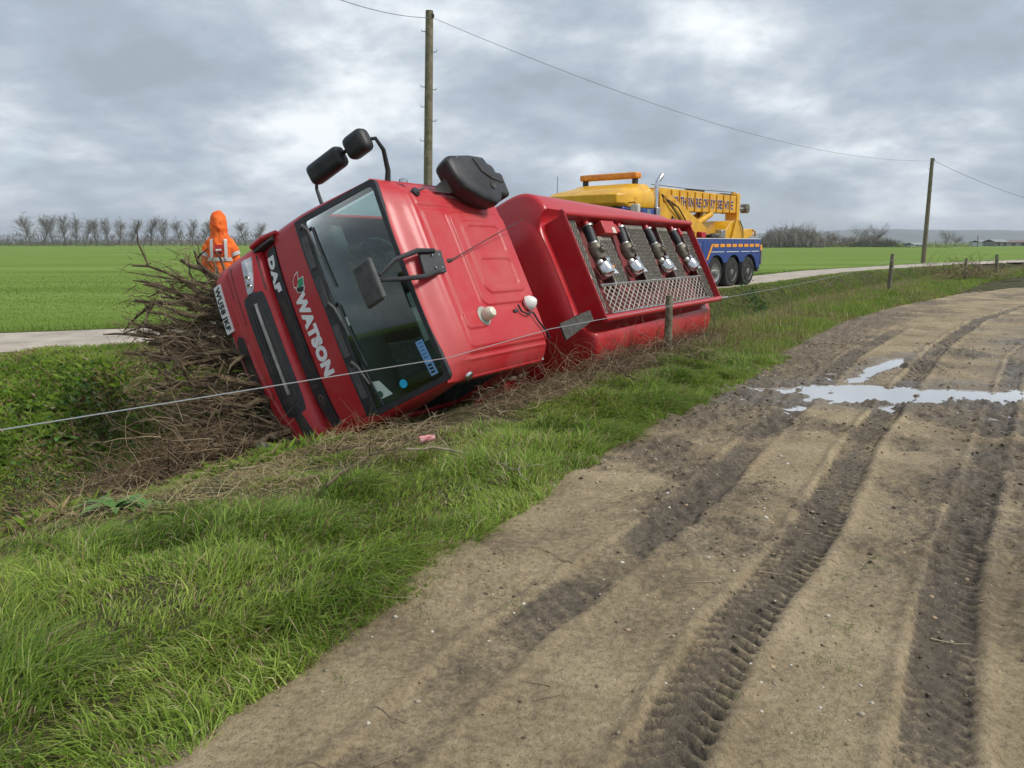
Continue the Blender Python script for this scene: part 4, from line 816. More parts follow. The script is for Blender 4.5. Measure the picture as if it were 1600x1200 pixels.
# ------------------------------------------------------------------ recovery truck (local: x right, y forward, z up; origin under the middle rear axle)
def recovery():
    az = R_(42); fw = Vector((-math.sin(az), -math.cos(az), 0)); rt = fw.cross(Vector((0, 0, 1)))
    M = Matrix(((rt.x, fw.x, 0, 6.417), (rt.y, fw.y, 0, 26.271), (0, 0, 1, .14), (0, 0, 0, 1)))
    r = empty('recovery_truck', mtx=M); tag(r, 'blue and yellow heavy recovery truck with crane boom parked behind the tanker', 'truck')
    BLU = mat('truck_blue', (.016, .05, .235), .35, coat=.3, var=.12, vscale=3); YEL = mat('truck_yellow', (.72, .36, .008), .4, coat=.2, c2=(.80, .44, .02), vscale=3, var=.12)
    DG = mat('dark_glass', (.012, .015, .018), .08); OR = mat('reflective_orange', (.85, .34, .02), .4); YD = mat('boom_rib_yellow', (.55, .25, .006), .5)
    for sx in (.42, -.42): MB().box((sx, 1.6, .78), (.1, 8.6, .24)).build('chassis_rail', CHASS, r)
    # side bodies with scalloped wheel arches
    for sx in (-1, 1):
        pts = [(-2.02, 1.58), (4.75, 1.58), (4.75, .42), (1.95, .42)]
        for cy in (1.2, 0., -1.2):
            for a in np.linspace(0, math.pi, 11):
                y = cy+.60*math.cos(a); z = .46+.62*math.sin(a)
                if z > .74 or (cy == 1.2 and y > 1.2 and z > .42) or (cy == -1.2 and y < -1.2 and z > .5): pts.append((y, z))
        pts.append((-2.02, .55))
        b = MB().prism(pts, 0, sx*1.25-.02, sx*1.25+.02).build('side_body', BLU, r)
        xo = sx*1.278
        for k in range(8): MB().box((xo, 1.28-.43*k, 1.37), (.008, .32, .10)).build('reflector', OR, b)
        MB().loft([[(xo-.004*sx, 1.80, .92), (xo-.004*sx, 1.90, .92), (xo-.004*sx, 1.58, 1.42), (xo-.004*sx, 1.46, 1.42)], [(xo+.004*sx, 1.80, .92), (xo+.004*sx, 1.90, .92), (xo+.004*sx, 1.58, 1.42), (xo+.004*sx, 1.46, 1.42)]]).build('reflector', OR, b)
        for y0, y1 in ((1.6, .72), (.55, -.35), (-.5, -1.2), (-1.3, -1.9)): MB().box((xo, (y0+y1)/2, 1.17), (.006, y0-y1, .02)).build('white_line', WHT, b)
        for y in (2.5, 1.75, .62, .2, -.35, -.9, -1.45): MB().box((xo, y, 1.50), (.006, .02, .10)).build('stanchion', STEEL, b)
        MB().box((xo, 2.9, 1.15), (.006, .5, .012)).build('door_seam', CHASS, b); MB().box((xo, 2.15, 1.0), (.006, .012, 1.0)).build('door_seam', CHASS, b)
        MB().lathe([(.03, 0), (.03, .02)], (xo, 2.35, 1.40), (sx, 0, 0), 10).build('door_lock', CHROME, b)
        MB().box((sx*1.25, 1.37, 1.592), (.05, 6.78, .02)).build('deck_edge', WHT, b)
    MB().box((0, 1.36, 1.52), (2.44, 6.7, .08)).build('deck', CHASS, r)
    MB().box((0, -2.08, 1.0), (2.4, .10, 1.1)).build('tail_panel', STEEL, r, bevel=.02)
    for sx in (-1, 1):
        l_ = MB().box((sx*1.12, -2.2, 1.28), (.22, .16, .22)).build('rear_lamp', OR, r, bevel=.02); MB().box((sx*1.15, -2.2, .95), (.2, .1, .5)).build('mud_flap', STEEL, r)
        for y in (1.2, 0, -1.2): wheel(sx*1.02, y, r, r=.50, w=.42, dual=(y != 1.2))
        wheel(sx*1.08, 5.75, r, r=.50, w=.30); wheel(sx*1.08, 4.2, r, r=.50, w=.30)
    for y in (1.2, 0, -1.2, 4.2, 5.75): MB().tube([(-.95, y, .5), (.95, y, .5)], .07, 8).build('axle', CHASS, r)
    # cab
    P = [(4.95, .45), (6.62, .45), (6.64, 1.5), (6.52, 2.42), (4.95, 2.42)]
    cb_ = MB().prism(P, 0, -1.22, 1.22).build('cab', BLU, r, bevel=.05, seg=3)
    rings = []
    for z, y0, y1, hw in ((2.40, 4.95, 6.62, 1.235), (2.50, 4.93, 6.86, 1.26), (2.72, 4.93, 6.88, 1.26), (2.82, 4.95, 6.70, 1.22), (2.97, 4.98, 5.95, 1.10), (3.06, 5.02, 5.7, 1.04)):
        rings.append([(x, y, z) for x, y in [(-hw+.08, y0), (hw-.08, y0), (hw, y0+.1), (hw, y1-.35), (hw-.1, y1-.1), (hw-.35, y1), (-hw+.35, y1), (-hw+.1, y1-.1), (-hw, y1-.35), (-hw, y0+.1)]])
    rf = MB().loft(rings).build('cab_roof', YEL, r, smooth=True); b = rf.modifiers.new('b', 'BEVEL'); b.width = .018; b.segments = 2
    ws_ = MB().box((0, 6.585, 2.06), (2.2, .03, .72), Matrix.Rotation(R_(-7), 3, 'X')).build('windscreen', DG, cb_, bevel=.01); MB().box((.0, 6.61, 2.06), (.05, .03, .70), Matrix.Rotation(R_(-7), 3, 'X')).build('windscreen_pillar', CHASS, ws_)
    for sx in (-1, 1):
        MB().box((sx*1.222, 6.0, 2.05), (.012, .80, .62)).build('door_window', DG, cb_, bevel=.005)
        MB().box((sx*1.222, 5.25, 2.1), (.012, .18, .55)).build('quarter_window', mat('pale_glass', (.16, .22, .26), .1), cb_, bevel=.005)
        mr = MB().box((sx*1.46, 6.30, 2.26), (.24, .14, .42)).build('mirror', mat('mirror_cream', (.55, .53, .45), .5), cb_, bevel=.03); MB().tube([(sx*1.2, 6.35, 2.5), (sx*1.46, 6.35, 2.52), (sx*1.46, 6.32, 2.3)], .018, 6).build('mirror_arm', CHASS, mr)
        MB().lathe([(.04, 0), (.035, .03)], (sx*.9, 6.83, 2.66), (0, 1, .2), 10).build('marker_lamp', OR, rf)
        MB().lathe([(.04, 0), (.035, .03)], (sx*1.245, 6.0, 2.66), (sx, 0, .2), 10).build('marker_lamp', OR, rf)
    MB().box((0, 6.66, 1.2), (1.7, .03, .8)).build('grille', CHASS, cb_); MB().box((0, 6.72, .6), (2.44, .22, .34)).build('bumper', YEL, r, bevel=.04)
    lb = MB().box((0, 5.42, 3.30), (1.95, .30, .17)).build('light_bar', mat('amber_lens', (.80, .24, .02), .25, c2=(.9, .36, .04), vscale=8, var=.2), r, bevel=.05, seg=3)
    for sx in (-.85, .85): MB().box((sx, 5.42, 3.15), (.12, .12, .18)).build('light_bar_foot', CHASS, lb)
    MB().tube([(1.05, 6.5, 2.7), (1.06, 6.48, 3.3)], .008, 6).build('aerial', CHASS, rf)
    ex = MB().tube([(-1.15, 4.78, 1.6), (-1.15, 4.78, 3.02), (-1.15, 4.72, 3.16), (-1.15, 4.52, 3.34)], [.065, .065, .065, .07], 14).build('exhaust_stack', CHROME, r, smooth=True); MB().box((-1.15, 4.78, 2.0), (.22, .2, .9)).build('heat_shield', STEEL, ex, bevel=.03)
    # boom
    bm_ = MB().loft([[(x, y, z) for x, z in ((-.27, z0), (.27, z0), (.27, z1), (-.27, z1))] for y, z0, z1 in ((3.2, 2.46, 3.12), (1.0, 2.45, 3.12), (-2.25, 2.50, 3.08))]).build('boom', YEL, r, bevel=.02)
    for k in range(10): y = 2.45-.50*k; MB().box((0, y, 2.78), (.60, .05, .60)).build('boom_rib', YD, bm_)
    for k, tx in enumerate(('SO', 'TH', 'RN', 'RE', 'OV', 'RY', 'SE', 'VI', 'E')):
        V, F = text_mesh(tx, .42, .010, 1., .002); w_ = V[:, 0].max()-V[:, 0].min(); V[:, 0] = (V[:, 0]-V[:, 0].min())*min(1.0, .38/w_); yy = 2.40-.50*k
        # boom side facing the verge (x = -0.27): text runs towards the rear
        MB().add([(-.275-c, yy-a, 2.61+b_*.95) for a, b_, c in V], F).build('lettering', mat('letter_blue', (.03, .03, .16), .5), bm_, fix=False)
        MB().add([(-.2735-c*.2, yy+.006-(a*1.03), 2.60+b_*1.02) for a, b_, c in V], F).build('lettering_edge', WHT, bm_, fix=False)
    MB().box((0, -2.33, 2.72), (.46, .24, .95)).build('boom_head', YEL, bm_, bevel=.03); MB().lathe([(.17, -.05), (.17, .05)], (0, -2.35, 3.08), (1, 0, 0), 16).build('sheave', YD, bm_, smooth=True)
    MB().tube([(0, -2.4, 2.66), (0, -3.25, 2.68)], .07, 10).build('boom_extension', STEEL, bm_, smooth=True); MB().lathe([(.09, -.14), (.17, -.12), (.17, .12), (.09, .14)], (0, -3.32, 2.70), (1, 0, 0), 14).build('end_sheave', BRASS, bm_, smooth=True)
    MB().tube([(0, 3.2, 3.22), (0, .8, 3.20), (0, -2.3, 3.24)], .012, 6).build('winch_cable', CHASS, bm_); MB().box((0, .5, 3.16), (.3, .8, .07)).build('cable_guide', CHASS, bm_); MB().box((0, -1.6, 3.12), (.3, .6, .07)).build('cable_guide', CHASS, bm_)
    for sx in (-1, 1):
        MB().prism([(3.5, 2.98), (3.05, 2.98), (.50, 1.95), (.55, 1.58), (1.25, 1.58), (2.75, 2.30), (3.0, 1.58), (3.4, 1.58)], 0, sx*.46-.03, sx*.46+.03).build('mast_plate', YEL, r)
        MB().tube([(sx*.2, .75, 2.05), (sx*.2, -.30, 2.42), ], .11, 12).build('lift_ram', YEL, r, smooth=True); MB().tube([(sx*.2, -.25, 2.40), (sx*.2, -.75, 2.56)], .06, 10).build('ram_rod', CHROME, r, smooth=True)
    MB().lathe([(.28, -.4), (.28, -.36), (.18, -.35), (.18, .35), (.28, .36), (.28, .4)], (0, 3.75, 2.75), (1, 0, 0), 18).build('winch_drum', YEL, r, smooth=True); MB().box((0, 3.75, 2.0), (.5, .3, .9)).build('mast_base', YEL, r, bevel=.03)
    MB().box((-.25, 2.6, 2.2), (.2, .35, .3)).build('hydraulic_block', CHASS, r, bevel=.02)
    for k in (0, 2): MB().tube([(-.50, 3.4-.1*k, 2.9-.05*k), (-.56, 2.9-.2*k, 2.55+.04*math.sin(k*3)), (-.52, 2.3-.25*k, 2.2-.08*k), (-.5, 1.7-.2*k, 1.75)], .022, 6).build('hydraulic_hose', CHASS, r, smooth=True)
    for k in range(2): MB().lathe([(.10, -.03), (.12, 0), (.10, .03)], (-.50, 3.2-.5*k, 2.78-.12*k), (1, 0, 0), 14).build('pivot_boss', YD, r, smooth=True)
    MB().prism([(-.25, 1.58), (-.6, 1.82), (-1.1, 2.20), (-1.5, 2.20), (-2.0, 1.90), (-2.8, 1.96), (-2.85, 1.72), (-2.3, 1.58)], 0, -.60, .60).build('underlift', YEL, r, bevel=.02)
    MB().prism([(-1.0, 1.58), (-1.3, 2.24), (-1.5, 2.24), (-2.2, 1.58)], 0, -.67, -.62).build('underlift_plate', YEL, r)
    MB().tube([(-.70, -1.5, 2.22), (-.71, -1.75, 1.95), (-.71, -1.8, 1.6)], .018, 6).build('hose', CHASS, r, smooth=True); MB().tube([(-.6, -2.75, 1.92), (-.6, -3.0, 1.85), (-.6, -3.0, 1.70), (-.6, -2.92, 1.74)], .03, 8).build('tow_hook', YD, r, smooth=True)
    hk = MB().tube([(-.1, .3, 2.45), (-.1, .3, 2.15), (-.1, .22, 2.05), (-.1, .3, 1.95), (-.1, .4, 2.02)], .035, 8).build('crane_hook', CHASS, r, smooth=True)
    for x, y, m_, d in ((-.9, 1.6, RED, (.2, .3, .2)), (-.95, 1.0, CHASS, (.3, .5, .12)), (-.9, .3, STEEL, (.25, .3, .28)), (-.95, .75, BRASS, (.25, .4, .16))): MB().box((x, y, 1.60+d[2]/2), d).build('deck_tool', m_, r, bevel=.03)
recovery()

# ------------------------------------------------------------------ person in hi-vis
def person():
    b = at(352, 500, 11.5); r = empty('person', (b[0], b[1], .16), R_(12)); r.scale = (.80, .88, 1); tag(r, 'person in orange hooded hi-vis jacket standing with back turned beside the brush pile', 'person')
    OR = mat('hivis_orange', (.95, .13, .012), .75, c2=(1., .20, .02), vscale=7, var=.12, bump=.5, bscale=16); SIL = mat('reflective_tape', (.52, .52, .50), .45, var=.1, vscale=20)
    SKIN = mat('skin', (.45, .26, .18), .55)
    # body: one continuous skinned figure (facing +Y, away from the verge)
    V = [(0, 0, .98), (0, .0, 1.2), (0, -.01, 1.42), (0, 0, 1.53), (0, .03, 1.66), (0, .035, 1.76), (.10, 0, .92), (.12, .02, .50), (.12, -.02, .09), (.12, .13, .05), (-.10, 0, .92), (-.12, .0, .50), (-.12, -.03, .09), (-.12, .12, .05),
         (.19, 0, 1.43), (.25, .0, 1.14), (.22, .14, .93), (.20, .20, .84), (-.19, 0, 1.43), (-.25, .0, 1.14), (-.22, .14, .93), (-.20, .20, .84)]
    E = [(0, 1), (1, 2), (2, 3), (3, 4), (4, 5), (0, 6), (6, 7), (7, 8), (8, 9), (0, 10), (10, 11), (11, 12), (12, 13), (2, 14), (14, 15), (15, 16), (16, 17), (2, 18), (18, 19), (19, 20), (20, 21)]
    rad = [.13, .13, .13, .06, .09, .08, .09, .065, .05, .04, .09, .065, .05, .04, .07, .05, .038, .03, .07, .05, .038, .03]
    me = bpy.data.meshes.new('body'); me.from_pydata(V, E, []); o = link('body', me, mat('dark_trousers', (.9, .14, .015), .8, var=.15, vscale=6), r)
    m = o.modifiers.new('s', 'SKIN'); m.use_smooth_shade = True
    for k, sv_ in enumerate(me.skin_vertices[0].data): sv_.radius = (rad[k], rad[k]); sv_.use_root = k == 0
    o.modifiers.new('u', 'SUBSURF').levels = 1; o.modifiers['u'].render_levels = 2
    def ring(z, a, b_, cy=0., n=20): return [(a*math.cos(2*math.pi*k/n), cy+b_*math.sin(2*math.pi*k/n), z) for k in range(n)]
    mb = MB().loft([ring(.80, .225, .165), ring(.95, .235, .175), ring(1.1, .225, .165), ring(1.25, .235, .17), ring(1.38, .245, .165), ring(1.46, .235, .15), ring(1.51, .205, .14), ring(1.545, .15, .13, -.01), ring(1.59, .145, .145, .0), ring(1.66, .155, .165, .0), ring(1.75, .15, .165, .01), ring(1.82, .13, .145, .0), ring(1.88, .085, .10, -.02), ring(1.91, .04, .045, -.04)])
    for sx in (1, -1): mb.tube([(sx*.16, 0, 1.44), (sx*.23, 0, 1.36), (sx*.285, .0, 1.14), (sx*.26, .09, 1.0), (sx*.235, .16, .90)], [.09, .095, .08, .072, .062], 14)
    j = mb.build('jacket', OR, r, smooth=True); rm = j.modifiers.new('r', 'REMESH'); rm.mode = 'VOXEL'; rm.voxel_size = .022; rm.use_smooth_shade = True
    sm = j.modifiers.new('sm', 'SMOOTH'); sm.iterations = 6; tx = bpy.data.textures.new('folds', 'CLOUDS'); tx.noise_scale = .07; dp = j.modifiers.new('d', 'DISPLACE'); dp.texture = tx; dp.strength = .045; dp.mid_level = .5
    for z, a, b_ in ((.91, .245, .185), (1.17, .240, .180)): MB().loft([ring(z, a, b_), ring(z+.055, a, b_)], cap=False).build('reflective_band', SIL, j, smooth=True)
    for sx in (1, -1):
        for (c, ax, rr_) in (((sx*.272, .035, 1.07), (0, .18, -.25), .093), ((sx*.252, -.0, 1.27), (sx*.1, .0, -.3), .101)): MB().lathe([(rr_, -.027), (rr_, .027)], c, ax, 16).build('sleeve_band', SIL, j, smooth=True)
        MB().loft([[(sx*.10, -.188, 1.2), (sx*.155, -.176, 1.2)], [(sx*.10, -.180, 1.36), (sx*.155, -.168, 1.36)], [(sx*.095, -.15, 1.48), (sx*.15, -.135, 1.47)], [(sx*.09, .0, 1.585), (sx*.145, .0, 1.55)]], cap=False, closed=False).build('brace', SIL, j, smooth=True)
        hd = MB().lathe([(.03, -.06), (.042, 0), (.035, .06)], (sx*.225, .20, .84), (0, .5, -1), 12).build('hand', SKIN, r, smooth=True)
        for k in range(4): MB().tube([(sx*.225+(k-1.5)*.018, .225, .79), (sx*.225+(k-1.5)*.018, .245, .75-.01*(k in (1, 2))), (sx*.225+(k-1.5)*.017, .235, .715-.01*(k in (1, 2)))], [.0095, .009, .007], 6).build('finger', SKIN, hd, smooth=True)
        MB().tube([(sx*.185, .215, .83), (sx*.165, .235, .79), (sx*.17, .24, .76)], [.011, .010, .008], 6).build('thumb', SKIN, hd, smooth=True)
        MB().loft([ring(.0, .055, .14, .05), ring(.06, .055, .14, .05), ring(.11, .05, .08, .0), ring(.28, .055, .07, -.02)], cap=True).build('boot', CHASS, r, smooth=True).location = (sx*.12, -.0, 0)
    bk = MB().add([(-.075, -.192, 1.27), (.075, -.192, 1.27), (.075, -.184, 1.41), (-.075, -.184, 1.41)], [(0, 1, 2, 3)]).build('back_patch', mat('patch_red', (.45, .03, .04), .6), j, fix=False)
    MB().add([(-.05, -.196, 1.32), (.05, -.196, 1.33), (.05, -.195, 1.35), (-.05, -.195, 1.345)], [(0, 1, 2, 3)]).build('patch_print', WHT, bk, fix=False); MB().add([(-.06, -.196, 1.285), (.06, -.196, 1.285), (.06, -.1965, 1.305), (-.06, -.1965, 1.305)], [(0, 1, 2, 3)]).build('patch_print', BK, bk, fix=False)
    # face inside the hood
    fc = MB().lathe([(.03, -.13), (.075, -.10), (.09, -.03), (.092, .04), (.07, .10), (.02, .125)], (0, .085, 1.70), (0, 0, 1), 16).build('face', SKIN, r, smooth=True)
    MB().tube([(0, .175, 1.72), (0, .20, 1.68), (0, .178, 1.665)], [.012, .017, .014], 8).build('nose', SKIN, fc, smooth=True)
    for sx in (-1, 1): MB().lathe([(.004, -.008), (.012, 0), (.004, .008)], (sx*.032, .168, 1.715), (0, 1, 0), 10).build('eye', WHT, fc)
    MB().tube([(-.028, .166, 1.635), (0, .172, 1.632), (.028, .166, 1.635)], .006, 6).build('mouth', mat('lip', (.4, .16, .13), .5), fc)
person()

# ------------------------------------------------------------------ fence posts, wires, poles
WOOD = mat('weathered_post', (.13, .125, .07), .9, c2=(.25, .225, .15), vscale=14, var=.3, bump=.7, bscale=45)
def hz(x, y): return float(base_height(np.array([x]), np.array([y]), *lines(np.array([x]), np.array([y])))[0])
def post(px, base_v, top_v, y, dia, label, lean=0., square=False):
    p = at(px, base_v, y); t = at(px+lean, top_v, y); o = empty('fence_post', (p[0], p[1], p[2]-.05)); tag(o, label, 'fence post', 'fence posts along the ditch')
    h = t[2]-p[2]+.05; dx = t[0]-p[0]; r = dia/2; n = 12; rings = []
    for k in range(7):
        f = k/6; rr_ = r*(1-.05*f+.05*math.sin(5*f+px)); rings.append([(dx*f+rr_*(1+.05*math.sin(3*a*7+k))*math.cos(a*2*math.pi/n), rr_*math.sin(a*2*math.pi/n), (h+.15)*f-.15) for a in range(n)])
    rings.append([(dx+(q[0]-dx)*.86, q[1]*.86, h+.012) for q in rings[-1]])
    po = MB().loft(rings).build('post', WOOD, o, smooth=True)
    st = MB().tube([(dx*.86-r*1.02, -.02, h*.86), (dx*.86, -r*1.05, h*.86+.005), (dx*.86+r*1.05, -.02, h*.86-.005)], .005, 6).build('wire_loop', STEEL, o)
    return np.array([p[0]+dx*.86, p[1]-r, p[2]-.05+h*.86])
W1 = post(1043, 562, 463, 10.5, .115, 'thick greenish wooden fence post standing in front of the red tank', 3)
W2 = post(1388, 460, 397, 24.2, .13, 'tall leaning wooden fence post on the verge beyond the tanker', 7)
W3 = post(1557, 430, 398, 38., .16, 'small upright fence post farthest along the verge', 1)
W4 = post(1508, 437, 404, 33., .13, 'dark short fence post wrapped in dead brambles', 2)
GALV = mat('galvanised_wire', (.50, .51, .52), .4, metal=.7)
def wire(name, pts, r, label, cat, group=None, m=GALV, n=5):
    o = MB().tube(pts, r, n).build(name, m, smooth=True); tag(o, label, cat, group); return o
def sagpts(a, b, sag, n=24): return [np.array(a)*(1-t)+np.array(b)*t-np.array([0, 0, sag*4*t*(1-t)]) for t in np.linspace(0, 1, n)]
Pm = at(700, 559, 6.72); Pl = at(0, 672, 4.05); Pm2 = at(860, 514, 8.05)
dl = Pl-Pm
wire('fence_wire', [W1+np.array([0, -.02, .0]), Pm2, Pm, Pl, Pl+dl*1.2], .0042, 'taut grey fence wire running across the front of the tanker cab', 'wire', 'fence wires')
wire('fence_wire', sagpts(W1, W2, .10), .003, 'thin fence wire sagging between two posts along the ditch', 'wire', 'fence wires'); wire('fence_wire', sagpts(W2, W4, .06, 12)+sagpts(W4, W3, .05, 12)[1:], .004, 'thin fence wire to the farthest fence posts', 'wire', 'fence wires')
POLE = mat('pole_wood', (.15, .135, .08), .85, c2=(.23, .20, .13), vscale=6, var=.25, bump=.4, bscale=30)
def pole(px, base_v, top_v, y, d0, d1, label, lean, steps):
    p = at(px, base_v, y); t = at(px+lean, top_v, y); o = empty('utility_pole', (p[0], p[1], .1)); tag(o, label, 'utility pole', 'poles carrying the overhead line')
    h = t[2]-.1; dx = t[0]-p[0]; MB().tube([(0, 0, -.4), (dx*.5, 0, h*.5), (dx, 0, h)], [d0/2, (d0+d1)/4, d1/2], 14).build('shaft', POLE, o, smooth=True)
    for k, f in enumerate(steps):
        s_ = 1 if k % 2 else -1; x = dx*f; rr_ = d0/2+(d1-d0)/2*f
        MB().tube([(x+s_*rr_*.8, -.02, h*f), (x+s_*(rr_+.10), -.03, h*f), (x+s_*(rr_+.12), -.03, h*f+.06)], .014, 6).build('step_bolt', STEEL, o)
    MB().lathe([(.03, 0), (.055, .04), (.05, .10), (.02, .13)], (dx+.1, -.05, h*.975), (0, 0, 1), 10).build('insulator', CHASS, o, smooth=True)
    return np.array([p[0]+dx+.1, p[1]-.05, .1+h*.975])
A1 = pole(667, 440, 17, 24.5, .30, .235, 'near wooden utility pole rising behind the tanker cab', 4, [.55, .62, .67, .73, .74, .86, .93])
A2 = pole(1442, 416, 247, 55., .33, .24, 'distant wooden utility pole standing beside the pale track', 15, [.9])
pole(1527, 391, 369, 255., .35, .25, 'thin far pole beside the white farm shed', 1, [])
WB = mat('line_black', (.10, .10, .11), .6)
wire('overhead_line', sagpts(A1, A2, 1.15, 40), .007, 'overhead cable sagging between the two wooden poles', 'cable', 'overhead cables', WB)
wire('overhead_line', sagpts(A1, at(480, -20, 17.),   .15, 16), .008, 'overhead cable leaving the near pole away from the field', 'cable', 'overhead cables', WB); wire('overhead_line', sagpts(A2, at(1760, 330, 92.), 1.2, 20), .014, 'overhead cable leaving the distant pole towards the hills', 'cable', 'overhead cables', WB)

# ------------------------------------------------------------------ uprooted brush, brambles, twigs
def hit(u, v):
    d = ray(u, v); t = np.arange(1.5, 60, .03); P = np.array([0, 0, HC])+d*t[:, None]; h = base_height(P[:, 0], P[:, 1]); k = np.argmax(P[:, 2] < h); return P[k]
BARK = mat('hedge_bark', (.085, .058, .034), .9, c2=(.19, .14, .08), vscale=9, var=.35, bump=.6, bscale=70); TWIG = leafmat('dead_twigs', .0, .9)
def wander(P0, D, Ln, k, wob, droop=0.):
    n = len(P0); P = np.zeros((n, k, 3)); P[:, 0] = P0; d = D/np.linalg.norm(D, axis=1, keepdims=True)
    for i in range(1, k):
        d = d+rng.normal(0, wob, (n, 3)); d[:, 2] -= droop; d /= np.linalg.norm(d, axis=1, keepdims=True); P[:, i] = P[:, i-1]+d*(Ln/(k-1))[:, None]
    return P
TWC = np.array([[.13, .085, .05], [.20, .135, .08], [.28, .20, .125], [.085, .055, .036], [.16, .115, .06], [.36, .28, .18]])
def twig_obj(name, P, r0, label, cat, parent=None, cols=None, kind='stuff'):
    n, k, _ = P.shape; Rd = r0[:, None]*np.linspace(1, .35, k)[None]; V, Q = tubes_np(P, Rd, 3); c = (TWC[rng.integers(0, len(TWC), n)] if cols is None else cols)*rng.uniform(.75, 1.25, (n, 1))
    o = link(name, mesh_np(name, V, Q, colr=np.repeat(c, k*3, 0)), TWIG, parent); tag(o, label, cat, kind=kind); return o
BL0 = (TR@np.array([1.0, .12, .2]))+TT; BL1 = (TR@np.array([-1.0, .12, .45]))+TT
def brush():
    o = empty('brush_pile', (-3.1, 7.6, hz(-3.1, 7.6))); tag(o, 'uprooted brown hedge branches piled under the front of the tanker', 'brush'); off = Vector(o.location)
    ends = [(268, 418, 8.6), (300, 392, 8.7), (262, 428, 8.8), (225, 436, 8.7), (217, 432, 8.5), (240, 468, 8.4), (212, 475, 8.5), (262, 455, 8.6), (290, 440, 8.7), (214, 497, 8.3), (250, 520, 8.2), (205, 540, 8.1), (230, 560, 8.0), (195, 515, 8.4), (330, 470, 8.8), (285, 500, 8.2), (240, 600, 7.7), (260, 640, 7.5), (300, 670, 7.3), (235, 580, 7.9), (270, 560, 7.8), (320, 610, 7.4), (250, 690, 7.2), (330, 690, 7.1), (310, 540, 7.9), (280, 590, 7.6), (345, 640, 7.3), (230, 640, 7.6), (265, 720, 7.0), (300, 735, 6.9), (225, 520, 8.4), (245, 545, 8.3), (285, 480, 8.5), (300, 465, 8.6), (255, 480, 8.5)]
    tips = []; ends = ends+[(u+rng.normal(8, 14), v+rng.normal(4, 14), y+rng.normal(0, .18)) for u, v, y in ends if v > 480]
    for i, (u, v, y) in enumerate(ends):
        e = at(u, v, y); f = np.clip((v-380)/360+rng.normal(0, .04), .10, 1); s_ = BL0*(1-f)+BL1*f+np.array([.35, .25, -.05])+rng.normal(0, .08, 3); n = 9
        if v > 560: s_ = s_+np.array([.05, .1, .1])
        P = np.array([s_*(1-t)+e*t for t in np.linspace(0, 1, n)]); P[1:] += np.cumsum(rng.normal(0, .022, (n-1, 3)), 0); P[:, 2] += .06*np.sin(np.linspace(0, 3.1, n))*rng.normal(-.5, .8)
        r0 = rng.uniform(.026, .046) if i % 3 else rng.uniform(.042, .060); b = MB().tube(P-np.array(off), [r0*(1-.62*t) for t in np.linspace(0, 1, n)], 7).build('branch', BARK, o, smooth=True)
        for k in range(3):
            q = P[rng.integers(3, n-1)]; d = nrm(P[-1]-P[-3])+rng.normal(0, .55, 3)+np.array([-.1, 0, .25]); T_ = wander(np.array([q]), np.array([d]), np.array([rng.uniform(.25, .6)]), 5, .18)[0]
            MB().tube(T_-np.array(off), [r0*.42, r0*.36, r0*.3, r0*.22, r0*.12], 5).build('side_shoot', BARK, b, smooth=True)
        tips.append(P)
    tips = np.array(tips); n = 3200; bi = rng.integers(0, len(tips), n); seg = rng.integers(2, 9, n); P0 = tips[bi, seg]+rng.normal(0, .07, (n, 3)); D = (tips[bi, 8]-tips[bi, 4]); D /= np.linalg.norm(D, axis=1, keepdims=True); D = D+rng.normal(0, .55, (n, 3))
    P = wander(P0, D, rng.uniform(.08, .36, n), 6, .24, .01)-np.array(off); twig_obj('twigs', P, rng.uniform(.0022, .006, n), None, None, o)
    # dense tangle low in the ditch in front of the bumper
    n = 6500; f = rng.random(n); A = np.array([-3.75, 6.15]); B = np.array([-2.75, 7.55]); c = A*(1-f[:, None])+B*f[:, None]+rng.normal(0, 1, (n, 2))*np.array([.24, .34]); c = c[c[:, 0]-.35*(c[:, 1]-7.4) < -2.42]; n = len(c); f = f[:n]; z = base_height(c[:, 0], c[:, 1]); hgt = rng.random(n)**1.5*np.interp(c[:, 0], [-4.2, -3.5, -2.9, -2.5], [.15, .5, .95, .75])
    P0 = np.stack([c[:, 0], c[:, 1], z+hgt], 1); D = np.stack([rng.normal(-.6, .6, n), rng.normal(-.25, .6, n), rng.normal(-.05, .4, n)], 1); P = wander(P0, D, rng.uniform(.2, .75, n), 6, .3, .03)
    zz = base_height(P[..., 0], P[..., 1]); P[..., 2] = np.maximum(P[..., 2], zz+.01); twig_obj('tangle', P-np.array(off), rng.uniform(.0022, .0062, n), None, None, o)
brush()
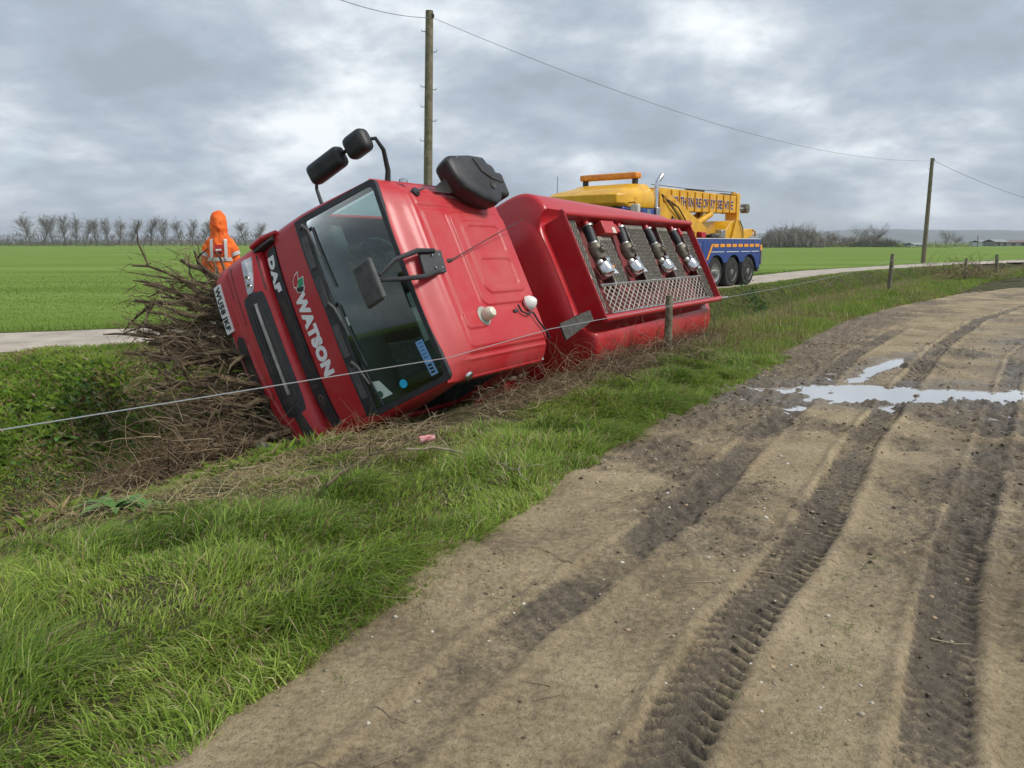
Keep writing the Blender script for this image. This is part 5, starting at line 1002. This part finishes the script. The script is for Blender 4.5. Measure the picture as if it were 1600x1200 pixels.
def brambles():
    # dry brambles along the line where the tanker meets the verge
    n = 5200; f = rng.random(n)*1.03; i = f*(len(LN)-1); LL = np.stack([np.interp(i, np.arange(len(LN)), LN[:, 0]), np.interp(i, np.arange(len(LN)), LN[:, 1])], 1); c = LL+rng.normal(0, 1, (n, 2))*np.interp(f, [0, .15, .6, 1], [.30, .34, .30, .35])[:, None]
    cl = fbm(c[:, 0]*1.6, c[:, 1]*1.6, 2); k = rng.random(n) < sstep(.32, .62, cl); c = c[k]; f = f[k]; n = len(c); z = base_height(c[:, 0], c[:, 1]); nearcab = 1-sstep(.25, .5, f); keep = rng.random(n) > .62*nearcab; c, f, z, nearcab = c[keep], f[keep], z[keep], nearcab[keep]; n = len(c); P0 = np.stack([c[:, 0], c[:, 1], z+rng.random(n)**2*.28*(1-.85*nearcab)], 1)
    D = np.stack([rng.normal(.1, .7, n), rng.normal(-.3, .7, n), rng.normal(.25, .5, n)*(1-.8*nearcab)], 1); P = wander(P0, D, rng.uniform(.15, .7, n)*(1-.45*nearcab), 8, .28, .06); P[..., 2] = np.maximum(P[..., 2], base_height(P[..., 0], P[..., 1])+.008)
    twig_obj('brambles', P, rng.uniform(.0016, .0042, n), 'dry brown brambles and dead stems strewn where the tanker meets the verge', 'brambles')
    # dead grass stems flattened on the verge
    n = 9000; c = np.stack([rng.uniform(-3.2, 2.5, n), rng.uniform(4.3, 10.5, n)], 1); dm, dr, dc = lines(c[:, 0], c[:, 1]); k = (dr > -1.0) & (dr < .35) & (rng.random(n) < sstep(.36, .6, fbm(c[:, 0]*1.7+6, c[:, 1]*1.7, 3))); c = c[k]; n = len(c); z = base_height(c[:, 0], c[:, 1]); k = ~under_truck(c[:, 0], c[:, 1], z+.1); c = c[k]; z = z[k]; n = len(c)
    P = wander(np.stack([c[:, 0], c[:, 1], z+rng.random(n)*.10+.02], 1), np.stack([rng.normal(0, 1, n), rng.normal(0, 1, n), rng.normal(.15, .25, n)], 1), rng.uniform(.1, .38, n), 6, .22, .03); P[..., 2] = np.maximum(P[..., 2], base_height(P[..., 0], P[..., 1])+.006)
    twig_obj('dead_stems', P, rng.uniform(.0012, .0026, n), 'pale dead grass stems lying flattened on the verge', 'dead stems', cols=STRAW[rng.integers(0, 3, n)])
LN = np.array([hit(520, 712)[:2], hit(640, 678)[:2], hit(760, 640)[:2], hit(880, 615)[:2], hit(960, 585)[:2], hit(1050, 560)[:2], hit(1110, 545)[:2]])
brambles()
def fallen(name, pix, r0, label, m, lift=.05):
    P = []
    for u, v in pix: h = hit(u, v); P.append(h+np.array([0, -.12, lift]))
    Q = []
    for a, b in zip(P[:-1], P[1:]): Q += [a*(1-t)+b*t+rng.normal(0, .012, 3) for t in (0, .33, .66)]
    Q.append(P[-1]); o = empty(name, Q[0]); tag(o, label, 'branch', 'broken branches lying on the verge'); MB().tube([q-Q[0] for q in Q], [r0*(1-.7*t) for t in np.linspace(0, 1, len(Q))], 7).build('stem', m, o, smooth=True)
    for k in range(5):
        q = Q[rng.integers(1, len(Q)-1)]-Q[0]; T_ = wander(np.array([q]), np.array([[rng.normal(), rng.normal(), .4]]), np.array([rng.uniform(.15, .4)]), 5, .25)[0]; MB().tube(T_, [r0*.35, r0*.3, r0*.25, r0*.2, r0*.1], 5).build('side_shoot', m, o, smooth=True)
PALEW = mat('pale_dead_wood', (.30, .24, .17), .9, c2=(.40, .34, .25), vscale=12, var=.25)
fallen('fallen_branch', [(800, 625), (850, 590), (905, 572), (960, 590), (975, 615), (990, 622)], .022, 'crooked brown branch leaning on the red tank side beside the cab', BARK, .22)
fallen('fallen_branch', [(640, 712), (700, 716), (760, 730), (800, 745), (825, 765)], .010, 'thin pale branch lying on green grass below the windscreen', PALEW, .10)
fallen('fallen_branch', [(520, 780), (580, 730), (650, 700), (690, 690)], .010, 'thin dark branch lying among straw below the bumper', BARK, .12)
fallen('fallen_branch', [(905, 515), (950, 535), (1000, 560), (1040, 540)], .009, 'slim arched twig branch crossing the tank side at the fence post', BARK, .35)
# brambles round the dark post
n = 260; c = gnd(1512, 437, .05); P0 = np.tile(c, (n, 1))+rng.normal(0, 1, (n, 3))*np.array([.9, .8, .12]); P0[:, 2] = .05+rng.random(n)*.5
twig_obj('bramble_clump', wander(P0, rng.normal(0, 1, (n, 3))+np.array([0, 0, .5]), rng.uniform(.4, 1.1, n), 6, .3, .08), rng.uniform(.008, .016, n), 'clump of dead brown brambles around the dark fence post', 'brambles')

# ------------------------------------------------------------------ broad leaved plants, litter, stones
def leaves(name, c, n, rad, size, label, cat, cols, hgt=.15, aspect=.75, kind='stuff', tilt=.5):
    x = c[0]+rng.normal(0, rad[0], n); y = c[1]+rng.normal(0, rad[1], n); z = base_height(x, y)+rng.random(n)*hgt+.02; s_ = rng.uniform(.6, 1.2, n)*size; a = rng.uniform(0, 6.28, n); t = rng.normal(0, tilt, n)
    L_ = np.stack([np.cos(a)*np.cos(t), np.sin(a)*np.cos(t), np.sin(t)], 1)*s_[:, None]; S_ = np.stack([-np.sin(a), np.cos(a), rng.normal(0, .25, n)], 1)*(s_*aspect*.5)[:, None]; B = np.stack([x, y, z], 1); U = np.array([0, 0, 1.])*(s_*.12)[:, None]
    V = np.stack([B, B+L_*.35+S_+U, B+L_*.75+S_*.7, B+L_, B+L_*.75-S_*.7, B+L_*.35-S_+U, B+L_*.5], 1); i = np.arange(n)[:, None]*7
    T = np.concatenate([i+q for q in ([0, 6, 1], [1, 6, 2], [2, 6, 3], [3, 6, 4], [4, 6, 5], [5, 6, 0])]); cc = cols[rng.integers(0, len(cols), n)]*rng.uniform(.75, 1.25, (n, 1))
    o = link(name, mesh_np(name, V.reshape(-1, 3), None, T, colr=np.repeat(cc, 7, 0)), leafmat('leaves', .25, .45)); tag(o, label, cat, kind=kind); return o
IV = np.array([[.035, .095, .022], [.05, .13, .03], [.075, .16, .035], [.025, .07, .02]])
h_ = hit(165, 660); leaves('ivy_cover', h_, 520, (.34, .26), .055, 'dark green ivy covering the ditch bank left of the brush', 'ivy', IV, .22)
h_ = hit(60, 640); leaves('nettle_cover', h_, 70, (.3, .2), .07, 'mid green nettles and docks growing on the ditch bank', 'weeds', IV*1.25, .2, .45)
h_ = hit(110, 775); leaves('ditch_weeds', h_, 260, (.5, .4), .05, 'small green weeds growing low in the ditch bottom', 'weeds', IV*1.2, .1)
h_ = hit(1190, 490); leaves('ditch_bush', h_, 420, (.35, .5), .09, 'dark leafy bush growing in the ditch behind the red tank', 'bush', IV*1.1, .25)
def dock(u, v, n, size, label):
    h = hit(u, v); o = empty('dock_plant', h); tag(o, label, 'plant', 'broad leaved dock plants')
    DK = mat('dock_leaf', (.07, .17, .025), .5, c2=(.12, .24, .045), vscale=9, var=.2)
    for k in range(n):
        a = 6.28*k/n+rng.normal(0, .3); s_ = size*rng.uniform(.7, 1.2); up = rng.uniform(.2, .6); mbd = MB(); R0 = []
        for t in np.linspace(0, 1, 7):
            w = s_*.16*math.sin(math.pi*min(1, t*.93+.06))**.8; c_ = np.array([math.cos(a)*s_*t, math.sin(a)*s_*t, s_*up*t*(1.6-1.3*t)+.02]); sd = np.array([-math.sin(a), math.cos(a), 0])*w; R0.append([c_-sd+np.array([0, 0, w*.3]), c_, c_+sd+np.array([0, 0, w*.3])])
        mbd.loft(R0, cap=False, closed=False); mbd.build('leaf', DK, o, smooth=True, fix=False)
dock(180, 800, 12, .24, 'broad green dock plant on the near rim of the ditch'); dock(95, 690, 11, .26, 'broad leaved dock plant halfway up the ditch bank'); dock(225, 800, 8, .17, 'small dock seedling beside the bigger dock plant')
# litter
h_ = hit(669, 694); can = MB().lathe([(.030, -.06), (.033, -.05), (.026, -.01), (.032, .03), (.026, .06)], h_+np.array([0, -.05, .06]), (1, .3, .15), 12).build('crushed_can', mat('can_red', (.62, .10, .11), .4, c2=(.8, .5, .5), vscale=30), smooth=True); tag(can, 'small crushed red drink can lying in grass below the windscreen', 'can')
c0 = at(412, 690, 6.75); pnl = MB()
R0 = [[c0+np.array([dx*.001, .02*math.sin(dx*.05), -dz*.001]) for dx, dz in row] for row in ([(-60, 0), (-50, 90), (-40, 190)], [(-20, -10), (-12, 90), (-8, 200)], [(10, 15), (20, 95), (30, 170)], [(60, 30), (75, 95), (90, 150)], [(130, 70), (140, 110), (150, 140)])]
pnl.loft(R0, cap=False, closed=False); po = pnl.build('broken_panel', mat('panel_grey', (.17, .155, .13), .7, c2=(.25, .23, .20), vscale=9, var=.2), smooth=False); sm = po.modifiers.new('t', 'SOLIDIFY'); sm.thickness = .008; tag(po, 'torn grey plastic panel standing in the grass under the bumper', 'panel')
# stones and twigs on the muddy track
def pebbles():
    n = 7500; x = rng.uniform(-1.5, 7, n); y = 1.7+9*rng.random(n)**1.4; dm, dr, dc = lines(x, y); k = (dm < -.05) & seen(x, y, 1.1) & (rng.random(n) < .12+.95*sstep(.48, .66, fbm(x*1.6, y*1.6, 3))); x, y = x[k], y[k]; n = len(x); z = mud_surface(x, y)[0]; s_ = .003+.014*rng.random(n)**4*np.interp(y, [2, 8], [1, 1.6])
    ico = np.array([(1, 0, 0), (-1, 0, 0), (0, 1, 0), (0, -1, 0), (0, 0, 1), (0, 0, -.4)]); T0 = np.array([(0, 2, 4), (2, 1, 4), (1, 3, 4), (3, 0, 4), (2, 0, 5), (1, 2, 5), (3, 1, 5), (0, 3, 5)])
    V = np.stack([x, y, z], 1)[:, None]+ico[None]*s_[:, None, None]*rng.uniform(.55, 1.3, (n, 6, 3))*np.array([1, 1, .6]); T = (np.arange(n)[:, None, None]*6+T0).reshape(-1, 3)
    cc = np.array([[.50, .45, .36], [.36, .30, .22], [.26, .22, .16], [.60, .56, .48], [.42, .30, .18]])[rng.integers(0, 5, n)]
    tag(link('pebbles', mesh_np('pebbles', V.reshape(-1, 3), None, T, colr=np.repeat(cc, 6, 0)), leafmat('pebble', 0., .8)), 'small pale stones scattered over the muddy track', 'stones', kind='stuff')
    n = 36000; x = rng.uniform(-1.5, 8, n); y = 1.7+11*rng.random(n)**1.25; dm, dr, dc = lines(x, y); k = (dm < 0) & seen(x, y, 1.1); x, y = x[k], y[k]; z, ru, lg_, we = mud_surface(x, y); k = rng.random(len(x)) < np.clip(ru*.8+.05+.3*sstep(.5, .66, fbm(x*2.2+8, y*2.2, 3)), 0, .85); x, y, z, ru = x[k], y[k], z[k], ru[k]; n = len(x); s_ = (.003+.012*rng.random(n)**3.5)*np.interp(y, [2, 8], [.9, 1.7])
    V = np.stack([x, y, z], 1)[:, None]+ico[None]*s_[:, None, None]*rng.uniform(.5, 1.4, (n, 6, 3))*np.array([1, 1, .7]); T = (np.arange(n)[:, None, None]*6+T0).reshape(-1, 3); cc = np.array([[.12, .092, .06], [.17, .13, .085], [.09, .07, .046], [.23, .18, .115]])[rng.integers(0, 4, n)]
    tag(link('mud_clods', mesh_np('mud_clods', V.reshape(-1, 3), None, T, colr=np.repeat(cc, 6, 0)), leafmat('clod', 0., .8)), 'small dark crumbs of mud thrown up along the tyre ruts', 'mud', kind='stuff')
    n = 150; x = rng.uniform(-1.2, 6, n); y = 1.9+6*rng.random(n)**1.3; dm, dr, dc = lines(x, y); k = (dm < -.05) & seen(x, y, 1.1); x, y = x[k], y[k]; n = len(x); z = mud_surface(x, y)[0]; P = wander(np.stack([x, y, z+.008], 1), np.stack([rng.normal(.3, 1, n), rng.normal(0, .8, n), np.zeros(n)], 1), rng.uniform(.04, .28, n)**1.1, 6, .16); P[..., 2] = mud_surface(P[..., 0].ravel(), P[..., 1].ravel())[0].reshape(P.shape[:2])+.005
    twig_obj('track_twigs', P, rng.uniform(.0016, .0036, n), 'thin dry twigs lying on the muddy track', 'twigs', cols=np.array([[.30, .24, .16], [.20, .15, .10], [.42, .35, .25]])[rng.integers(0, 3, n)])
    # sparse grass sprigs coming up through the mud
    cs = [gnd(u, v) for u, v in ((1316, 902), (1370, 875), (1385, 825), (1360, 885), (1335, 985), (1310, 988), (1325, 1055), (1280, 1035), (1150, 1100), (1270, 1162), (690, 905), (790, 880), (810, 945), (660, 960), (290, 1135), (300, 1120), (540, 1060), (1155, 660), (1140, 690), (670, 930))]; x = []; y = []
    for c in cs: m_ = int(rng.integers(8, 26)); x += list(c[0]+rng.normal(0, .025, m_)); y += list(c[1]+rng.normal(0, .018, m_))
    x = np.array(x); y = np.array(y); n = len(x); z = mud_surface(x, y)[0]; tag(link('mud_sprigs', blade_mesh('mud_sprigs', x, y, z, rng.uniform(.02, .06, n), rng.uniform(.002, .0035, n), rng.uniform(0, 6.28, n), rng.uniform(.2, 1., n), np.tile([.16, .22, .05], (n, 1))*rng.uniform(.7, 1.3, (n, 1))), leafmat('grass_blades')), 'tiny sparse grass sprigs growing through the mud', 'grass', kind='stuff')
pebbles()

# ------------------------------------------------------------------ far trees, hedges, hills, buildings
TB = mat('winter_bark', (.13, .115, .10), .95, var=.2, vscale=.5); TBR = mat('winter_twigs', (.25, .225, .20), .95, var=.15, vscale=.4); TW2 = mat('brown_thicket', (.15, .12, .085), .95, c2=(.22, .18, .13), vscale=.3, var=.2); EVG = mat('dark_evergreen', (.03, .05, .025), .95, c2=(.06, .08, .035), vscale=.4, var=.3)
def seg_mesh(name, S):
    S = np.array(S); P = S[:, :6].reshape(-1, 2, 3); V, Q = tubes_np(P, S[:, 6:8], 3); return mesh_np(name, V, Q)
def tree_meshes(seed, kind, h=12.):
    g = np.random.default_rng(seed); T = []; C = []
    def grow(p, d, L, r, lev, n):
        d = d/np.linalg.norm(d); q = p; pts = [p]
        for i in range(n):
            d2 = d+g.normal(0, .10, 3)+np.array([0, 0, .05]); d2 /= np.linalg.norm(d2); e = q+d2*L/n; (T if lev == 0 else C).append([*q, *e, r*(1-.55*i/n), r*(1-.55*(i+1)/n)]); q = e; pts.append(q); d = d2
        return pts, d
    pts, _ = grow(np.array([0, 0, -.3]), np.array([0, 0, 1.]), h*(.92 if kind == 'poplar' else .5), h*.018, 0, 8)
    nb = 46 if kind == 'poplar' else 26
    for k in range(nb):
        f = .26+.70*k/nb if kind == 'poplar' else .35+.65*g.random(); i = min(len(pts)-2, int(f*(len(pts)-1))); p = pts[i]+(pts[i+1]-pts[i])*g.random(); a = g.uniform(0, 6.28)
        sp = (.75 if kind == 'poplar' else 1.1)*g.uniform(.6, 1.2); L = h*((.27*math.sin(math.pi*min(1, f*.72+.18))+.05) if kind == 'poplar' else .42)*g.uniform(.7, 1.15)
        bp_, bd = grow(p, np.array([math.cos(a)*sp, math.sin(a)*sp, 1.]), L, h*.0042, 1, 4)
        for j in range(7):
            q = bp_[g.integers(1, 5)]; tp, td = grow(q, bd+g.normal(0, .5, 3), L*.45*g.uniform(.6, 1.2), h*.0024, 2, 2)
            for m_ in range(5): grow(tp[g.integers(0, 3)], td+g.normal(0, .6, 3), L*.25*g.uniform(.6, 1.2), h*.0014, 3, 1)
    return seg_mesh('trunk', T), seg_mesh('crown', C)
POP = [tree_meshes(s_, 'poplar') for s_ in (1, 2, 3, 4)]; OAK = [tree_meshes(s_, 'oak') for s_ in (11, 12, 13)]
def tree(name, px, dist, hpx, ms, label, group, wide=1., m_=None):
    d = ray(px, 384); h = hpx/FPX*dist; x = d[0]/d[1]*dist; o = empty(name, (x, dist, .1), rng.uniform(0, 6.28)); s_ = h/12.; o.scale = (s_*wide, s_*wide, s_); tag(o, label, 'tree', group)
    for n_, me, mm in (('trunk', ms[0], TB), ('crown', ms[1], m_ or TBR)): link(n_, me, mm, o)
for me, mm in [(p[0], TB) for p in POP+OAK]+[(p[1], TBR) for p in POP+OAK]: me.materials.append(mm)
for k, (px, hp, w) in enumerate([(48, 46, 1.2), (70, 46, 1.1), (86, 44, .9), (103, 45, 1.), (120, 44, .9), (135, 40, .9), (152, 40, 1.), (170, 41, .9), (187, 40, .9), (207, 40, 1.1), (235, 43, 1.1), (254, 41, 1.), (283, 39, .9), (301, 40, .9), (318, 39, 1.), (333, 36, .9), (384, 36, 1.2), (402, 34, 1.1)]):
    tree('poplar_tree', px, 330+(k*37) % 40, hp, POP[k % 4], 'bare winter poplar in the row along the far field edge', 'row of bare poplars behind the field', w*1.2)
for k, (px, hp, w, lab) in enumerate([(1216, 40, 1.0, 'bare grey tree at the edge of the brown thicket nearest the recovery truck'), (1238, 42, 1.1, 'tall bare tree in the middle of the brown thicket'), (1262, 42, .95, 'bare pale tree at the far side of the brown thicket'), (1298, 30, 1.2, 'rounded bare tree standing between the two thickets'), (1345, 38, 1.1, 'bare tree with upright fans of twigs behind the dark hedge'), (1366, 40, 1.2, 'taller bare fan shaped tree beside the dark hedge'), (1478, 31, 1.25, 'rounded bare tree on its own beside the distant pole'), (1494, 22, 1.4, 'low bare tree beside the rounded one near the white barn')]):
    tree('bare_tree', px, 240+(k*53) % 60, hp, OAK[k % 3], lab, 'bare trees on the far side of the field', w*.9)
def thicket(name, u0, u1, dist, hpx, m, label, cat, n, seed, lumps=3., up=1.):
    g = np.random.default_rng(seed); x0 = ray(u0, 384); x1 = ray(u1, 384); xa = x0[0]/x0[1]*dist; xb = x1[0]/x1[1]*dist; H_ = hpx/FPX*dist; x = g.uniform(xa, xb, n); y = dist+g.normal(0, H_*.4, n); f = (x-xa)/(xb-xa); env = (.45+.75*fbm(f*lumps*3+seed, np.full(n, seed*1.7), 3))*np.minimum(1, 6*np.minimum(f, 1-f)+.25)
    z0 = g.random(n)**1.3*H_*env*.8; L = H_*.35*g.uniform(.5, 1.2, n); D = np.stack([g.normal(0, .45, n), g.normal(0, .3, n), np.full(n, up)], 1); D /= np.linalg.norm(D, axis=1, keepdims=True); P = np.stack([x, y, z0], 1)[:, None]+D[:, None]*(L[:, None]*np.linspace(0, 1, 3))[..., None]; P = P+g.normal(0, .1, P.shape)*np.array([1, 1, 0])
    V, Q = tubes_np(P, (H_*.013*g.uniform(.5, 1.3, n))[:, None]*np.array([1, .8, .4]), 3); o = link(name, mesh_np(name, V, Q), m); tag(o, label, cat, kind='stuff')
thicket('hedge', -60, 470, 325, 11, TW2, 'low brown hedge along the far edge of the field under the poplars', 'hedge', 4200, 3, 14, .6)
thicket('hedge', -60, 180, 318, 9, EVG, 'dark green scrub in front of the poplar row', 'hedge', 900, 9, 9, .6); thicket('hedge', 395, 440, 318, 14, EVG, 'dark evergreen scrub behind the tanker bumper', 'hedge', 300, 8, 2, .6)
thicket('distant_wood', -80, 480, 480, 20, mat('far_wood', (.15, .13, .115), .95, var=.1), 'hazy grey wood behind the row of poplars', 'wood', 4200, 5, 8)
thicket('thicket', 1190, 1282, 235, 33, TBR, 'brown grey thicket of saplings beyond the recovery truck', 'thicket', 2600, 21, 1.2)
thicket('thicket', 1280, 1400, 262, 20, TW2, 'lower brown thicket beneath the fan shaped trees', 'thicket', 1800, 22, 2.); thicket('hedge', 1330, 1420, 255, 13, EVG, 'dark evergreen hedge with pointed tops beside the thicket', 'hedge', 900, 23, 6.)
thicket('hedge', 1195, 1490, 228, 5, EVG, 'thin dark hedge line along the far edge of the right field', 'hedge', 1500, 24, 12., .4); thicket('hedge', 1448, 1520, 262, 12, TW2, 'brown scrub around the rounded bare tree', 'hedge', 500, 25, 2.)
def barn(u0, u1, dist, hpx, rpx, label, mw, mr_):
    xa = ray(u0, 384); xb = ray(u1, 384); a = xa[0]/xa[1]*dist; b = xb[0]/xb[1]*dist; w = b-a; h = hpx/FPX*dist; rh = rpx/FPX*dist; dpt = 9.; o = empty('farm_building', ((a+b)/2, dist, .1)); tag(o, label, 'building', 'farm buildings beyond the field')
    MB().box((0, 0, h/2), (w, dpt, h)).build('wall', mw, o); rf = MB().prism([(-dpt/2-.3, h), (0, h+rh), (dpt/2+.3, h), (dpt/2+.3, h-.2), (0, h+rh-.2), (-dpt/2-.3, h-.2)], 0, -w/2-.3, w/2+.3).build('roof', mr_, o)
    for k in range(max(2, int(w/4))): MB().box((-w/2+(k+.5)*w/max(2, int(w/4)), -dpt/2-.03, h*.45), (w/max(2, int(w/4))*.4, .06, h*.6)).build('door' if k % 2 else 'window', CHASS, o)
BW = mat('barn_white', (.66, .67, .66), .7, var=.1, vscale=.3); GRR = mat('barn_roof', (.30, .31, .32), .8, var=.15, vscale=.3); GRW = mat('barn_grey', (.24, .23, .22), .8, var=.15, vscale=.3)
barn(1524, 1550, 330, 6, 3, 'white low farm shed with grey roof near the hills', BW, GRR); barn(1545, 1564, 322, 7, 3.5, 'pale barn with curved grey doors beside the white shed', GRW, GRR); barn(1566, 1680, 340, 6, 3, 'long grey farm shed beside the pale barn', GRW, mat('rust_roof', (.20, .15, .13), .9, var=.2, vscale=.3)); barn(1421, 1434, 300, 3, 3, 'small white bungalow behind the dark evergreen hedge', BW, GRR)
def hills():
    n = 140; rows = 8; a = np.linspace(R_(-50), R_(60), n); V = []
    for k in range(rows):
        f = k/(rows-1); r_ = 4300+1500*f; prof = np.interp(np.degrees(a), [-50, -20, 5, 14, 20, 27, 36, 60], [.28, .24, .18, .55, .9, .95, .8, .75]); hgt = 95*prof*math.sin(f*math.pi/2)**.7*(.85+.3*fbm(a*14, np.full(n, 3.), 4))
        V.append(np.stack([r_*np.sin(a), r_*np.cos(a), -2+hgt], 1))
    o = link('hills', mesh_np('hills', np.array(V).reshape(-1, 3), grid_quads(rows, n), smooth=True), mat('hill_wood', (.045, .06, .035), .95, c2=(.08, .10, .05), vscale=.004, var=.3)); tag(o, kind='structure')
hills()
def haze():
    mb = MB().box((0, 2600, 69), (13000, 9000, 143)); o = mb.build('haze', None); m = bpy.data.materials.new('haze'); m.use_nodes = True; N = m.node_tree.nodes; N.remove(N['Principled BSDF']); v = N.new('ShaderNodeVolumePrincipled'); v.inputs['Color'].default_value = (.86, .92, 1, 1); v.inputs['Density'].default_value = .00019; v.inputs['Anisotropy'].default_value = .1
    m.node_tree.links.new(v.outputs[0], N['Material Output'].inputs['Volume']); o.data.materials.append(m); tag(o, kind='stuff'); o['label'] = 'thin pale air haze over the far fields and hills'
haze()
